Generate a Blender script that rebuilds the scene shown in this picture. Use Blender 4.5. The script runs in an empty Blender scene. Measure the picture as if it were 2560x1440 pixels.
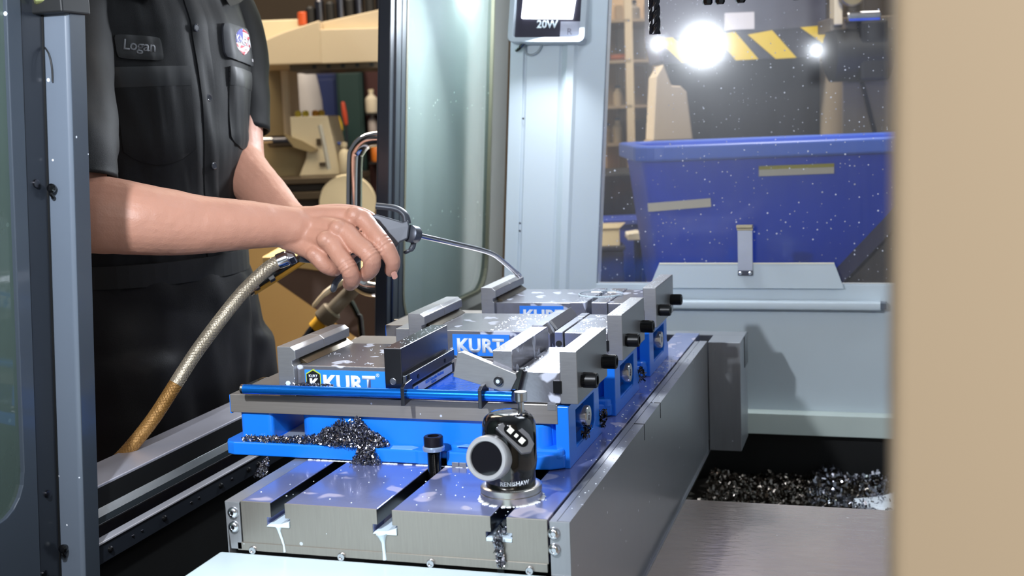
import bpy, bmesh, math, random
from mathutils import Vector, Matrix, Euler, noise
C = bpy.context.scene.collection
SC = bpy.context.scene
PI = math.pi

# ------------------------------------------------------------------ camera, world, lights, exposure
cam_d = bpy.data.cameras.new('camera')
cam_d.sensor_width = 36.0
cam_d.lens = 3075.0 / 2560.0 * 36.0
cam_d.clip_start = 0.02
cam_d.clip_end = 60
cam_d.dof.use_dof = True
cam_d.dof.focus_distance = 1.56
cam_d.dof.aperture_fstop = 7.5
cam_o = bpy.data.objects.new('camera', cam_d)
C.objects.link(cam_o)
cx = Vector((0.95636, 0.28927, -0.03783)).normalized()
cz = Vector((-0.2921, 0.9464, -0.1383)).normalized()      # view direction
cy = cx.cross(cz) * -1                                     # image down
up = -cy
up = (cx.cross(cz)).normalized()
cx = cz.cross(up).normalized()
m = Matrix(((cx.x, up.x, -cz.x, 0.505), (cx.y, up.y, -cz.y, -1.1543), (cx.z, up.z, -cz.z, 0.4057), (0, 0, 0, 1)))
cam_o.matrix_world = m
SC.camera = cam_o

SC.view_settings.view_transform = 'Standard'
SC.view_settings.look = 'None'
SC.view_settings.gamma = 1.0
SC.view_settings.use_curve_mapping = False
SC.view_settings.exposure = 0.0

w = bpy.data.worlds.new('shop_air')
SC.world = w
w.use_nodes = True
bgn = w.node_tree.nodes['Background']
bgn.inputs[0].default_value = (0.80, 0.86, 1.0, 1)
bgn.inputs[1].default_value = 0.17


def area_light(name, loc, target, size, power, color, size_y=None, spread=180):
    d = bpy.data.lights.new(name, 'AREA')
    d.energy = power
    d.color = color
    d.size = size
    if size_y:
        d.shape = 'RECTANGLE'
        d.size_y = size_y
    d.spread = math.radians(spread)
    o = bpy.data.objects.new(name, d)
    C.objects.link(o)
    o.location = loc
    o.rotation_euler = (Vector(target) - Vector(loc)).to_track_quat('-Z', 'Y').to_euler()
    return o


COOL = (0.86, 0.92, 1.0)
WARM = (1.0, 0.85, 0.64)
# the second flood lamp of the machine, beside the near door post
area_light('near_flood_lamp', (-0.105, -0.53, 0.622), (0.05, 0.45, 0.0), 0.03, 12, COOL)
area_light('status_led', (-0.26, -0.53, 0.634), (0.05, 0.45, 0.0), 0.02, 0.4, COOL)
area_light('status_led', (0.27, -0.60, 0.588), (0.1, 0.45, 0.0), 0.02, 0.4, COOL)
# the visible flood lamp on the far corner column
area_light('far_flood_lamp', (-0.135, 1.19, 0.62), (0.0, 0.35, 0.0), 0.12, 8, COOL)
# work light inside the roof of the machine
area_light('roof_work_light', (0.45, 0.80, 1.18), (0.30, 0.6, 0), 0.5, 8, COOL)
# shop ceiling lamps
area_light('shop_ceiling_lamp', (-1.6, 2.4, 2.4), (-1.8, 3.0, 0), 1.6, 75, WARM)
area_light('shop_ceiling_lamp', (0.3, 3.2, 2.6), (0.6, 3.6, 0), 1.6, 70, (1.0, 0.9, 0.78))
area_light('bin_fill_light', (0.55, 1.50, 1.45), (0.62, 2.1, 0.1), 0.35, 18, (1.0, 0.94, 0.88))  # added fill light to brighten the front of the blue bin
area_light('band_fill_light', (-1.35, 1.55, 1.5), (-0.6, 1.9, 0.4), 0.5, 30, (1.0, 0.97, 0.9), spread=80)  # added fill light for the pale upright behind the door glass
# light added in the gap to brighten the outer skin behind the column
area_light('gap_fill_light', (-0.330, 1.36, 0.725), (-0.295, 1.50, 0.25), 0.05, 4.5, COOL)
area_light('panel_fill_light', (1.15, -1.95, 1.5), (0.85, -0.8, 0.35), 0.5, 7.3, (1.0, 0.95, 0.88), spread=70)  # added fill light to brighten the near beige panel
area_light('shop_ceiling_lamp', (-1.9, -0.6, 2.3), (-0.9, 0.4, 0.3), 0.6, 5, (1.0, 0.70, 0.42))


# ------------------------------------------------------------------ materials
def lin(c):
    out = []
    for v in c:
        v = v / 255.0
        out.append(v / 12.92 if v <= 0.04045 else ((v + 0.055) / 1.055) ** 2.4)
    return (out[0], out[1], out[2], 1)


MATS = {}


def pm(name, col, rough=0.5, metal=0.0, var=0.0, vscale=20, bump=0.0, bscale=200, stretch=None,
       coat=0.0, spots=None, spot_scale=30, spot_cut=0.62, spot_rough=0.3, spot_soft=0.04, emit=None, estr=0, trans=0.0, alpha=1.0,
       rvar=0.0, sss=0.0, sheen=0.0, speck=None, speck_scale=60, speck_r=0.12, spec=None):
    if name in MATS:
        return MATS[name]
    mt = bpy.data.materials.new(name)
    mt.use_nodes = True
    nt = mt.node_tree
    N, L = nt.nodes, nt.links
    b = N['Principled BSDF']
    base = lin(col)
    b.inputs['Base Color'].default_value = base
    b.inputs['Roughness'].default_value = rough
    b.inputs['Metallic'].default_value = metal
    b.inputs['Coat Weight'].default_value = coat
    b.inputs['Coat Roughness'].default_value = 0.08
    if spec is not None:
        b.inputs['Specular IOR Level'].default_value = spec
    if trans:
        b.inputs['Transmission Weight'].default_value = trans
    b.inputs['Alpha'].default_value = alpha
    if sss:
        b.inputs['Subsurface Weight'].default_value = sss
        b.inputs['Subsurface Radius'].default_value = (0.012, 0.005, 0.003)
        b.inputs['Subsurface Scale'].default_value = 0.6
    if sheen:
        b.inputs['Sheen Weight'].default_value = sheen
        b.inputs['Sheen Roughness'].default_value = 0.4
    if emit:
        b.inputs['Emission Color'].default_value = lin(emit)
        b.inputs['Emission Strength'].default_value = estr
    tc = N.new('ShaderNodeTexCoord')
    mp = N.new('ShaderNodeMapping')
    L.new(tc.outputs['Object'], mp.inputs[0])
    if stretch:
        mp.inputs['Scale'].default_value = stretch
    cur = None
    curr = None
    if var or rvar:
        n = N.new('ShaderNodeTexNoise')
        n.inputs['Scale'].default_value = vscale
        n.inputs['Detail'].default_value = 5
        L.new(mp.outputs[0], n.inputs['Vector'])
        if var:
            mx = N.new('ShaderNodeMix')
            mx.data_type = 'RGBA'
            mx.inputs[6].default_value = tuple(max(0, c * (1 - var)) for c in base[:3]) + (1,)
            mx.inputs[7].default_value = tuple(min(1, c * (1 + var)) for c in base[:3]) + (1,)
            L.new(n.outputs['Fac'], mx.inputs[0])
            cur = mx.outputs[2]
        if rvar:
            mr = N.new('ShaderNodeMapRange')
            mr.inputs[3].default_value = max(0.02, rough - rvar)
            mr.inputs[4].default_value = min(1, rough + rvar)
            L.new(n.outputs['Fac'], mr.inputs[0])
            curr = mr.outputs[0]
    metal_in = None
    if spots:
        n = N.new('ShaderNodeTexNoise')
        n.inputs['Scale'].default_value = spot_scale
        n.inputs['Detail'].default_value = 1.5
        n.inputs['Distortion'].default_value = 0.4
        L.new(tc.outputs['Object'], n.inputs['Vector'])
        mr = N.new('ShaderNodeMapRange')
        mr.inputs[1].default_value = spot_cut
        mr.inputs[2].default_value = spot_cut + spot_soft
        L.new(n.outputs['Fac'], mr.inputs[0])
        mx = N.new('ShaderNodeMix')
        mx.data_type = 'RGBA'
        if cur:
            L.new(cur, mx.inputs[6])
        else:
            mx.inputs[6].default_value = base
        mx.inputs[7].default_value = lin(spots)
        L.new(mr.outputs[0], mx.inputs[0])
        cur = mx.outputs[2]
        mm = N.new('ShaderNodeMapRange')
        mm.inputs[3].default_value = metal
        mm.inputs[4].default_value = 0.0
        L.new(mr.outputs[0], mm.inputs[0])
        metal_in = mm.outputs[0]
    if speck:
        v = N.new('ShaderNodeTexVoronoi')
        v.inputs['Scale'].default_value = speck_scale
        L.new(tc.outputs['Object'], v.inputs['Vector'])
        # cell size varies so that only some cells carry a fleck
        sep = N.new('ShaderNodeSeparateColor')
        L.new(v.outputs['Color'], sep.inputs[0])
        pw = N.new('ShaderNodeMath'); pw.operation = 'POWER'
        L.new(sep.outputs[0], pw.inputs[0]); pw.inputs[1].default_value = 3.0
        ml = N.new('ShaderNodeMath'); ml.operation = 'MULTIPLY'
        L.new(pw.outputs[0], ml.inputs[0]); ml.inputs[1].default_value = speck_r
        lt = N.new('ShaderNodeMath'); lt.operation = 'LESS_THAN'
        L.new(v.outputs['Distance'], lt.inputs[0]); L.new(ml.outputs[0], lt.inputs[1])
        mx = N.new('ShaderNodeMix')
        mx.data_type = 'RGBA'
        if cur:
            L.new(cur, mx.inputs[6])
        else:
            mx.inputs[6].default_value = base
        mx.inputs[7].default_value = lin(speck)
        L.new(lt.outputs[0], mx.inputs[0])
        cur = mx.outputs[2]
    if cur:
        L.new(cur, b.inputs['Base Color'])
    if curr:
        L.new(curr, b.inputs['Roughness'])
    if metal_in:
        L.new(metal_in, b.inputs['Metallic'])
    if bump:
        n = N.new('ShaderNodeTexNoise')
        n.inputs['Scale'].default_value = bscale
        n.inputs['Detail'].default_value = 4
        L.new(mp.outputs[0], n.inputs['Vector'])
        bp = N.new('ShaderNodeBump')
        bp.inputs['Strength'].default_value = bump
        bp.inputs['Distance'].default_value = 0.002
        L.new(n.outputs['Fac'], bp.inputs['Height'])
        L.new(bp.outputs[0], b.inputs['Normal'])
    MATS[name] = mt
    return mt


# ------------------------------------------------------------------ geometry helpers
class MB:
    """collects shapes in world space; build() links them as one mesh object"""

    def __init__(s):
        s.bm = bmesh.new()

    def box(s, x0, x1, y0, y1, z0, z1, M=None):
        vs = [s.bm.verts.new((x, y, z)) for x in (x0, x1) for y in (y0, y1) for z in (z0, z1)]
        for f in ((0, 1, 3, 2), (4, 6, 7, 5), (0, 4, 5, 1), (2, 3, 7, 6), (0, 2, 6, 4), (1, 5, 7, 3)):
            s.bm.faces.new([vs[i] for i in f])
        if M:
            bmesh.ops.transform(s.bm, matrix=M, verts=vs)
        return s

    def prism(s, pts, axis, a, b, M=None):
        """pts: outline in the plane across axis; x:(y,z) y:(x,z) z:(x,y)"""
        def P(p, t):
            return {'x': (t, p[0], p[1]), 'y': (p[0], t, p[1]), 'z': (p[0], p[1], t)}[axis]
        A = [s.bm.verts.new(P(p, a)) for p in pts]
        B = [s.bm.verts.new(P(p, b)) for p in pts]
        n = len(pts)
        s.bm.faces.new(A)
        s.bm.faces.new(B[::-1])
        for i in range(n):
            s.bm.faces.new((A[i], B[i], B[(i + 1) % n], A[(i + 1) % n]))
        if M:
            bmesh.ops.transform(s.bm, matrix=M, verts=A + B)
        return s

    def frame(s, outer, inner, axis, a, b):
        """ring-shaped prism: outer and inner outlines with the same count"""
        def P(p, t):
            return {'x': (t, p[0], p[1]), 'y': (p[0], t, p[1]), 'z': (p[0], p[1], t)}[axis]
        r = [[s.bm.verts.new(P(p, t)) for p in pts] for t in (a, b) for pts in (outer, inner)]
        n = len(outer)
        for i in range(n):
            j = (i + 1) % n
            s.bm.faces.new((r[0][i], r[0][j], r[1][j], r[1][i]))
            s.bm.faces.new((r[2][i], r[3][i], r[3][j], r[2][j]))
            s.bm.faces.new((r[0][i], r[2][i], r[2][j], r[0][j]))
            s.bm.faces.new((r[1][i], r[1][j], r[3][j], r[3][i]))
        return s

    def lathe(s, prof, c, axis=(0, 0, 1), n=32, closed=True):
        """prof: [(radius, height)] along axis from c"""
        q = Vector((0, 0, 1)).rotation_difference(Vector(axis).normalized())
        c = Vector(c)
        rings = []
        for r, h in prof:
            if r < 1e-7:
                rings.append([s.bm.verts.new(c + q @ Vector((0, 0, h)))])
            else:
                rings.append([s.bm.verts.new(c + q @ Vector((r * math.cos(2 * PI * i / n), r * math.sin(2 * PI * i / n), h))) for i in range(n)])
        for A, B in zip(rings, rings[1:]):
            if len(A) == 1 and len(B) == 1:
                continue
            for i in range(n):
                j = (i + 1) % n
                if len(A) == 1:
                    s.bm.faces.new((A[0], B[j], B[i]))
                elif len(B) == 1:
                    s.bm.faces.new((A[i], A[j], B[0]))
                else:
                    s.bm.faces.new((A[i], A[j], B[j], B[i]))
        if closed:
            if len(rings[0]) > 1:
                s.bm.faces.new(rings[0][::-1])
            if len(rings[-1]) > 1:
                s.bm.faces.new(rings[-1])
        return s

    def cyl(s, c, axis, r, h, n=24, ch=0.0):
        if ch:
            return s.lathe([(r - ch, 0), (r, ch), (r, h - ch), (r - ch, h)], c, axis, n)
        return s.lathe([(r, 0), (r, h)], c, axis, n)

    def tube(s, pts, rad, n=12, caps='flat', flat=None):
        """pts path, rad number or list; flat: per-point (ratio, up) squash of the section"""
        pts = [Vector(p) for p in pts]
        if not hasattr(rad, '__len__'):
            rad = [rad] * len(pts)
        if caps == 'round':
            d0 = (pts[0] - pts[1]).normalized()
            d1 = (pts[-1] - pts[-2]).normalized()
            pre = [(pts[0] + d0 * rad[0] * a, rad[0] * math.sqrt(max(0, 1 - a * a))) for a in (0.97, 0.8, 0.5)]
            post = [(pts[-1] + d1 * rad[-1] * a, rad[-1] * math.sqrt(max(0, 1 - a * a))) for a in (0.5, 0.8, 0.97)]
            pts = [p for p, r in pre] + pts + [p for p, r in post]
            rad = [r for p, r in pre] + list(rad) + [r for p, r in post]
            if flat:
                flat = [flat[0]] * 3 + list(flat) + [flat[-1]] * 3
        rings = []
        prevu = None
        for i, p in enumerate(pts):
            t = (pts[min(i + 1, len(pts) - 1)] - pts[max(i - 1, 0)]).normalized()
            if flat:
                u = Vector(flat[i][1])
            elif prevu is None:
                u = Vector((0, 0, 1)) if abs(t.z) < 0.9 else Vector((1, 0, 0))
            else:
                u = prevu
            u = (u - t * u.dot(t)).normalized()
            v = t.cross(u)
            prevu = u
            k = flat[i][0] if flat else 1.0
            rings.append([s.bm.verts.new(p + (u * math.cos(2 * PI * j / n) * k + v * math.sin(2 * PI * j / n)) * rad[i]) for j in range(n)])
        for A, B in zip(rings, rings[1:]):
            for j in range(n):
                k = (j + 1) % n
                s.bm.faces.new((A[j], A[k], B[k], B[j]))
        s.bm.faces.new(rings[0][::-1])
        s.bm.faces.new(rings[-1])
        return s

    def loft(s, rings, cap=True):
        R = [[s.bm.verts.new(p) for p in r] for r in rings]
        n = len(R[0])
        for A, B in zip(R, R[1:]):
            for j in range(n):
                k = (j + 1) % n
                s.bm.faces.new((A[j], A[k], B[k], B[j]))
        if cap:
            s.bm.faces.new(R[0][::-1])
            s.bm.faces.new(R[-1])
        return s

    def tf(s, M):
        bmesh.ops.transform(s.bm, matrix=M, verts=s.bm.verts)
        return s

    def lean(s, k=0.07):
        for v in s.bm.verts:
            v.co.x += k * v.co.z
        return s

    def build(s, name, mat, parent=None, bevel=0.0, smooth=False, seg=2, angle=35):
        bmesh.ops.recalc_face_normals(s.bm, faces=s.bm.faces)
        if parent is not None:
            off = Vector((0, 0, 0))
            p = parent
            while p is not None:
                off += p.location
                p = p.parent
            bmesh.ops.translate(s.bm, vec=-off, verts=s.bm.verts)
        me = bpy.data.meshes.new(name)
        s.bm.to_mesh(me)
        s.bm.free()
        me.materials.append(mat)
        if smooth:
            for p in me.polygons:
                p.use_smooth = True
            me.set_sharp_from_angle(angle=math.radians(angle))
        o = bpy.data.objects.new(name, me)
        C.objects.link(o)
        if parent is not None:
            o.parent = parent
        if bevel:
            bv = o.modifiers.new('edge', 'BEVEL')
            bv.width = bevel
            bv.segments = seg
            bv.limit_method = 'ANGLE'
            bv.angle_limit = math.radians(40)
            bv.harden_normals = False
        return o


def thing(name, label, cat, loc=(0, 0, 0), group=None):
    o = bpy.data.objects.new(name, None)
    o.empty_display_size = 0.05
    C.objects.link(o)
    o.location = loc
    return tag(o, label, cat, group)


def tag(o, label=None, cat=None, group=None, kind=None):
    if label:
        o['label'] = label
    if cat:
        o['category'] = cat
    if group:
        o['group'] = group
    if kind:
        o['kind'] = kind
    return o


def text_mesh(body, size, shear=0.0, bold=0.0, align='CENTER', spacing=1.0):
    cu = bpy.data.curves.new('lettering', 'FONT')
    cu.body = body
    cu.size = size
    cu.shear = shear
    cu.offset = bold
    cu.align_x = align
    cu.align_y = 'CENTER'
    cu.space_character = spacing
    cu.extrude = 0.0
    cu.resolution_u = 3
    o = bpy.data.objects.new('lettering', cu)
    me = bpy.data.meshes.new_from_object(o)
    bpy.data.objects.remove(o)
    return me


def text(name, body, size, M, mat, parent, thick=0.0002, **k):
    """lettering laid in the plane of matrix M (world)"""
    me = text_mesh(body, size, **k)
    bm = bmesh.new()
    bm.from_mesh(me)
    bpy.data.meshes.remove(me)
    r = bmesh.ops.extrude_face_region(bm, geom=bm.faces[:])
    bmesh.ops.translate(bm, vec=(0, 0, thick), verts=[g for g in r['geom'] if isinstance(g, bmesh.types.BMVert)])
    x = MB()
    x.bm.free()
    x.bm = bm
    if callable(M):
        for v in bm.verts:
            v.co = M(v.co)
    else:
        x.tf(M)
    return x.build(name, mat, parent)


def plane_M(origin, right, upv):
    r = Vector(right).normalized()
    n = r.cross(Vector(upv)).normalized()
    u = n.cross(r)
    o = Vector(origin)
    return Matrix(((r.x, u.x, n.x, o.x), (r.y, u.y, n.y, o.y), (r.z, u.z, n.z, o.z), (0, 0, 0, 1)))


def copy_tree(o, parent=None, shift=None):
    c = o.copy()
    C.objects.link(c)
    c.parent = parent
    if shift is not None:
        c.location = o.location + Vector(shift)
    for ch in list(o.children):
        copy_tree(ch, c)
    return c


def remesh(mb, voxel, smooth_iter, name, mat, parent=None, factor=0.5, post=None):
    """fuse overlapping shapes into one continuous skin"""
    o = mb.build(name + '_raw', mat)
    r = o.modifiers.new('fuse', 'REMESH')
    r.mode = 'VOXEL'
    r.voxel_size = voxel
    sm = o.modifiers.new('soft', 'SMOOTH')
    sm.factor = factor
    sm.iterations = smooth_iter
    bpy.context.view_layer.update()
    dg = bpy.context.evaluated_depsgraph_get()
    me = bpy.data.meshes.new_from_object(o.evaluated_get(dg))
    old = o.data
    bpy.data.objects.remove(o)
    bpy.data.meshes.remove(old)
    x = MB()
    x.bm.from_mesh(me)
    bpy.data.meshes.remove(me)
    if post:
        x.bm.normal_update()
        post(x.bm)
    return x.build(name, mat, parent, smooth=True, angle=180)


# frame of the shop behind the machine: turned 17 degrees to the table
SF = Vector((-0.2921, 0.9564, 0)).normalized()
SR = Vector((SF.y, -SF.x, 0))


def shop(r, f, z):
    return Vector((0.505, -1.1543, 0)) + SR * r + SF * f + Vector((0, 0, z))


SHOP_M = Matrix(((SR.x, SF.x, 0, 0.505), (SR.y, SF.y, 0, -1.1543), (0, 0, 1, 0), (0, 0, 0, 1)))

# ------------------------------------------------------------------ palette
steel = pm('ground_steel', (152, 152, 154), 0.36, 0.65, var=0.12, vscale=60, stretch=(1, 8, 8), bump=0.05, bscale=300, speck=(235, 238, 245), speck_scale=70, speck_r=0.10)
steel_x = pm('ground_steel_bed', (150, 144, 138), 0.38, 0.55, var=0.15, vscale=120, stretch=(0.15, 6, 6), speck=(225, 230, 240), speck_scale=80, speck_r=0.14)
wet_steel = pm('wet_steel', (160, 160, 168), 0.22, 0.75, var=0.10, vscale=40, bump=0.04, bscale=150, spots=(196, 200, 214), spot_scale=38, spot_cut=0.60)
table_steel = pm('wet_table_steel', (132, 140, 186), 0.20, 0.5, var=0.08, vscale=25, spots=(172, 166, 186), spot_scale=24, spot_cut=0.60, spot_soft=0.05, coat=0.3)
end_steel = pm('table_end_steel', (160, 155, 147), 0.38, 0.75, var=0.10, vscale=80, stretch=(6, 6, 0.4), speck=(230, 232, 235), speck_scale=60, speck_r=0.16)
sheet_steel = pm('brushed_sheet_steel', (156, 158, 162), 0.33, 0.55, var=0.12, vscale=60, stretch=(3, 3, 0.25), rvar=0.08, speck=(225, 228, 235), speck_scale=45, speck_r=0.08)
dark_steel = pm('dark_wet_steel', (92, 92, 98), 0.28, 1.0, var=0.2, vscale=50)
bright_steel = pm('bright_steel', (214, 214, 218), 0.18, 1.0)
chrome = pm('chrome', (225, 222, 218), 0.10, 1.0)
black_oxide = pm('black_oxide', (13, 13, 15), 0.38, 0.3)
bolt_m = pm('bolt_oxide', (38, 34, 40), 0.28, 0.6)
matte_black = pm('matte_black', (10, 11, 13), 0.6)
gloss_black = pm('gloss_black', (6, 6, 7), 0.12, 0.0, coat=0.6)
vise_blue = pm('vise_blue_enamel', (24, 122, 236), 0.32, 0.0, coat=0.35, var=0.06, vscale=14)
label_blue = pm('label_blue', (40, 128, 232), 0.4)
label_white = pm('label_white', (222, 228, 236), 0.45)
label_black = pm('label_black', (18, 20, 24), 0.4)
rod_blue = pm('anodised_blue', (20, 120, 225), 0.22, 0.75)
coolant = pm('milky_coolant', (206, 222, 232), 0.10, 0.0, coat=0.5)
foam = pm('coolant_foam', (226, 230, 236), 0.5)
white_cover = pm('white_painted_cover', (196, 212, 216), 0.30, 0.0, coat=0.3, var=0.05, vscale=8)
wall_paint = pm('pale_blue_grey_enamel', (194, 205, 212), 0.42, 0.0, var=0.05, vscale=5, speck=(120, 130, 130), speck_scale=9, speck_r=0.02)
wall_lip = pm('pale_green_grey_enamel', (196, 206, 200), 0.45, 0.0, var=0.08, vscale=12)
slate_paint = pm('slate_enamel', (56, 63, 72), 0.35, 0.0, var=0.12, vscale=6, speck=(200, 205, 212), speck_scale=34, speck_r=0.09, coat=0.25)
slate_light = pm('slate_blue_enamel', (92, 101, 113), 0.36, 0.0, var=0.08, vscale=6, speck=(208, 212, 220), speck_scale=34, speck_r=0.08, coat=0.25)
dark_slate = pm('dark_slate_enamel', (33, 37, 44), 0.32, 0.0, var=0.1, vscale=8, coat=0.2)
black_cavity = pm('black_cavity', (7, 8, 9), 0.55)
beige_near = pm('beige_enamel', (196, 178, 152), 0.6)
floor_m = pm('shop_concrete', (140, 122, 94), 0.55, 0.0, var=0.2, vscale=2)


def rr(x0, x1, y0, y1, r, n=5):
    """rounded rectangle outline"""
    out = []
    for cxx, cyy, a in ((x1 - r, y1 - r, 0), (x0 + r, y1 - r, 90), (x0 + r, y0 + r, 180), (x1 - r, y0 + r, 270)):
        for i in range(n + 1):
            t = math.radians(a + 90 * i / n)
            out.append((cxx + r * math.cos(t), cyy + r * math.sin(t)))
    return out


# ------------------------------------------------------------------ the room and the machine shell
tag(MB().box(-9, 8, -5, 11, -0.98, -0.93).build('floor', floor_m), kind='structure')
shop_wall = pm('shop_wall_paint', (96, 82, 66), 0.8, 0.0, var=0.2, vscale=1.5)
wl = MB().box(-4.5, 5.0, 8.0, 8.12, -0.93, 3.0, SHOP_M).build('wall_back', shop_wall)
tag(wl, kind='structure')

# far side wall of the machine: lower panel, lip, window sill
wb = MB()
wb.box(-0.20, 1.2, 1.30, 1.325, -0.20, 0.057)
wb.lean(0.0)
wall = tag(wb.build('wall_far', wall_paint, bevel=0.001), kind='structure')
MB().prism([(1.30, -0.197), (1.275, -0.200), (1.275, -0.242), (1.282, -0.242), (1.282, -0.206), (1.30, -0.203)], 'x', -0.20, 1.2).build('ledge', wall_lip, wall, bevel=0.001)
MB().prism(rr(1.272, 1.30, 0.010, 0.026, 0.003, 3), 'x', 0.02, 0.492).build('rail', wall_paint, wall, smooth=True)
MB().box(0.492, 0.503, 1.276, 1.30, 0.012, 0.024).build('rail_end', slate_light, wall)
wx = MB().prism([(0.042, 0.050), (0.424, 0.050), (0.406, 0.100), (0.064, 0.100)], 'y', 1.288, 1.291).build('deflector_plate', wall_paint, wall, bevel=0.0006)
MB().box(0.064, 0.406, 1.2875, 1.2915, 0.0985, 0.1012).build('plate_edge', pm('cream_edge', (226, 222, 205), 0.5), wall)
pit = MB().box(-0.30, 1.2, 1.312, 1.327, -0.60, -0.20)
tag(MB().box(-0.42, 1.2, -0.6, 1.327, -0.62, -0.601).build('floor_pit', black_cavity), kind='structure')
tag(MB().box(1.15, 1.18, -0.70, 1.30, -0.60, 1.22).build('wall_rear', wall_paint), kind='structure')
tag(MB().box(-0.40, 1.18, -0.70, 1.30, 1.22, 1.24).build('ceiling', wall_paint), kind='structure')
tag(pit.build('wall_pit', black_cavity), kind='structure')

# hook clip screwed to the deflector plate
cl = thing('hook_clip', 'upright grey metal strap with folded tip standing before the blue bin', 'clip', (0.236, 1.285, 0.08))
MB().prism([(1.2835, 0.078), (1.2865, 0.078), (1.2865, 0.170), (1.2835, 0.170)], 'x', 0.2215, 0.2505).build('strap', pm('dull_aluminium', (172, 176, 186), 0.45, 0.7, var=0.1, vscale=40), cl, bevel=0.0004)
MB().prism([(1.2865, 0.166), (1.2865, 0.177), (1.272, 0.177), (1.272, 0.172), (1.2815, 0.172), (1.2815, 0.166)], 'x', 0.2205, 0.2515).build('folded_tip', pm('brass_edge', (176, 164, 134), 0.45, 0.5), cl, bevel=0.0004)
MB().box(0.2215, 0.2505, 1.2815, 1.2845, 0.0765, 0.0865).build('foot_plate', pm('dark_zinc', (80, 82, 90), 0.4, 0.7), cl, bevel=0.001)
for sx in (0.2265, 0.2455):
    MB().lathe([(0.0032, 0), (0.0032, 0.001), (0.002, 0.0022), (0, 0.0025)], (sx, 1.2815, 0.0815), (0, -1, 0), 12).build('screw', bright_steel, cl, smooth=True)

# window: smeared polycarbonate pane in the far wall
def glass_mat(name, tint, film, film_mix, rough, speck_amt, streak=True, spec_scale=38):
    mt = bpy.data.materials.new(name)
    mt.use_nodes = True
    nt = mt.node_tree
    N, L = nt.nodes, nt.links
    N.remove(N['Principled BSDF'])
    out = N['Material Output']
    tr = N.new('ShaderNodeBsdfTransparent'); tr.inputs[0].default_value = lin(tint)
    gl = N.new('ShaderNodeBsdfGlossy'); gl.inputs['Roughness'].default_value = rough
    fr = N.new('ShaderNodeFresnel'); fr.inputs[0].default_value = 1.5
    df = N.new('ShaderNodeBsdfDiffuse'); df.inputs[0].default_value = lin(film)
    tc = N.new('ShaderNodeTexCoord')
    mp = N.new('ShaderNodeMapping'); mp.inputs['Scale'].default_value = (60, 60, 3) if streak else (8, 8, 3)
    L.new(tc.outputs['Object'], mp.inputs[0])
    nz = N.new('ShaderNodeTexNoise'); nz.inputs['Scale'].default_value = 1.6; nz.inputs['Detail'].default_value = 6
    L.new(mp.outputs[0], nz.inputs['Vector'])
    mr = N.new('ShaderNodeMapRange'); mr.inputs[1].default_value = 0.35; mr.inputs[2].default_value = 0.75
    mr.inputs[3].default_value = film_mix * (0.45 if streak else 0.92); mr.inputs[4].default_value = film_mix * (1.5 if streak else 1.06)
    L.new(nz.outputs['Fac'], mr.inputs[0])
    v = N.new('ShaderNodeTexVoronoi'); v.inputs['Scale'].default_value = spec_scale
    L.new(tc.outputs['Object'], v.inputs['Vector'])
    sp = N.new('ShaderNodeSeparateColor'); L.new(v.outputs['Color'], sp.inputs[0])
    pw = N.new('ShaderNodeMath'); pw.operation = 'POWER'; L.new(sp.outputs[0], pw.inputs[0]); pw.inputs[1].default_value = 3
    ml = N.new('ShaderNodeMath'); ml.operation = 'MULTIPLY'; L.new(pw.outputs[0], ml.inputs[0]); ml.inputs[1].default_value = speck_amt
    lt = N.new('ShaderNodeMath'); lt.operation = 'LESS_THAN'; L.new(v.outputs['Distance'], lt.inputs[0]); L.new(ml.outputs[0], lt.inputs[1])
    ad = N.new('ShaderNodeMath'); ad.operation = 'MAXIMUM'
    l6 = N.new('ShaderNodeMath'); l6.operation = 'MULTIPLY'; L.new(lt.outputs[0], l6.inputs[0]); l6.inputs[1].default_value = 0.8
    L.new(mr.outputs[0], ad.inputs[0]); L.new(l6.outputs[0], ad.inputs[1])
    m1 = N.new('ShaderNodeMixShader'); L.new(ad.outputs[0], m1.inputs[0]); L.new(tr.outputs[0], m1.inputs[1]); L.new(df.outputs[0], m1.inputs[2])
    if streak:
        g2 = N.new('ShaderNodeBsdfGlossy'); g2.inputs['Roughness'].default_value = 0.34
        m0 = N.new('ShaderNodeMixShader'); m0.inputs[0].default_value = 0.024
        L.new(m1.outputs[0], m0.inputs[1]); L.new(g2.outputs[0], m0.inputs[2]); m1 = m0
    m2 = N.new('ShaderNodeMixShader'); L.new(fr.outputs[0], m2.inputs[0]); L.new(m1.outputs[0], m2.inputs[1]); L.new(gl.outputs[0], m2.inputs[2])
    L.new(m2.outputs[0], out.inputs[0])
    return mt


win_glass = glass_mat('smeared_polycarbonate', (246, 247, 248), (225, 228, 240), 0.011, 0.085, 0.20, spec_scale=115)
door_glass = glass_mat('wet_green_glass', (226, 238, 232), (186, 206, 198), 0.36, 0.05, 0.14, streak=False, spec_scale=60)
wp = MB().box(-0.10, 1.2, 1.305, 1.311, 0.057, 1.1)
wp.lean(0.0)
wd = tag(wp.build('window_1', win_glass), kind='structure')

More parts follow.
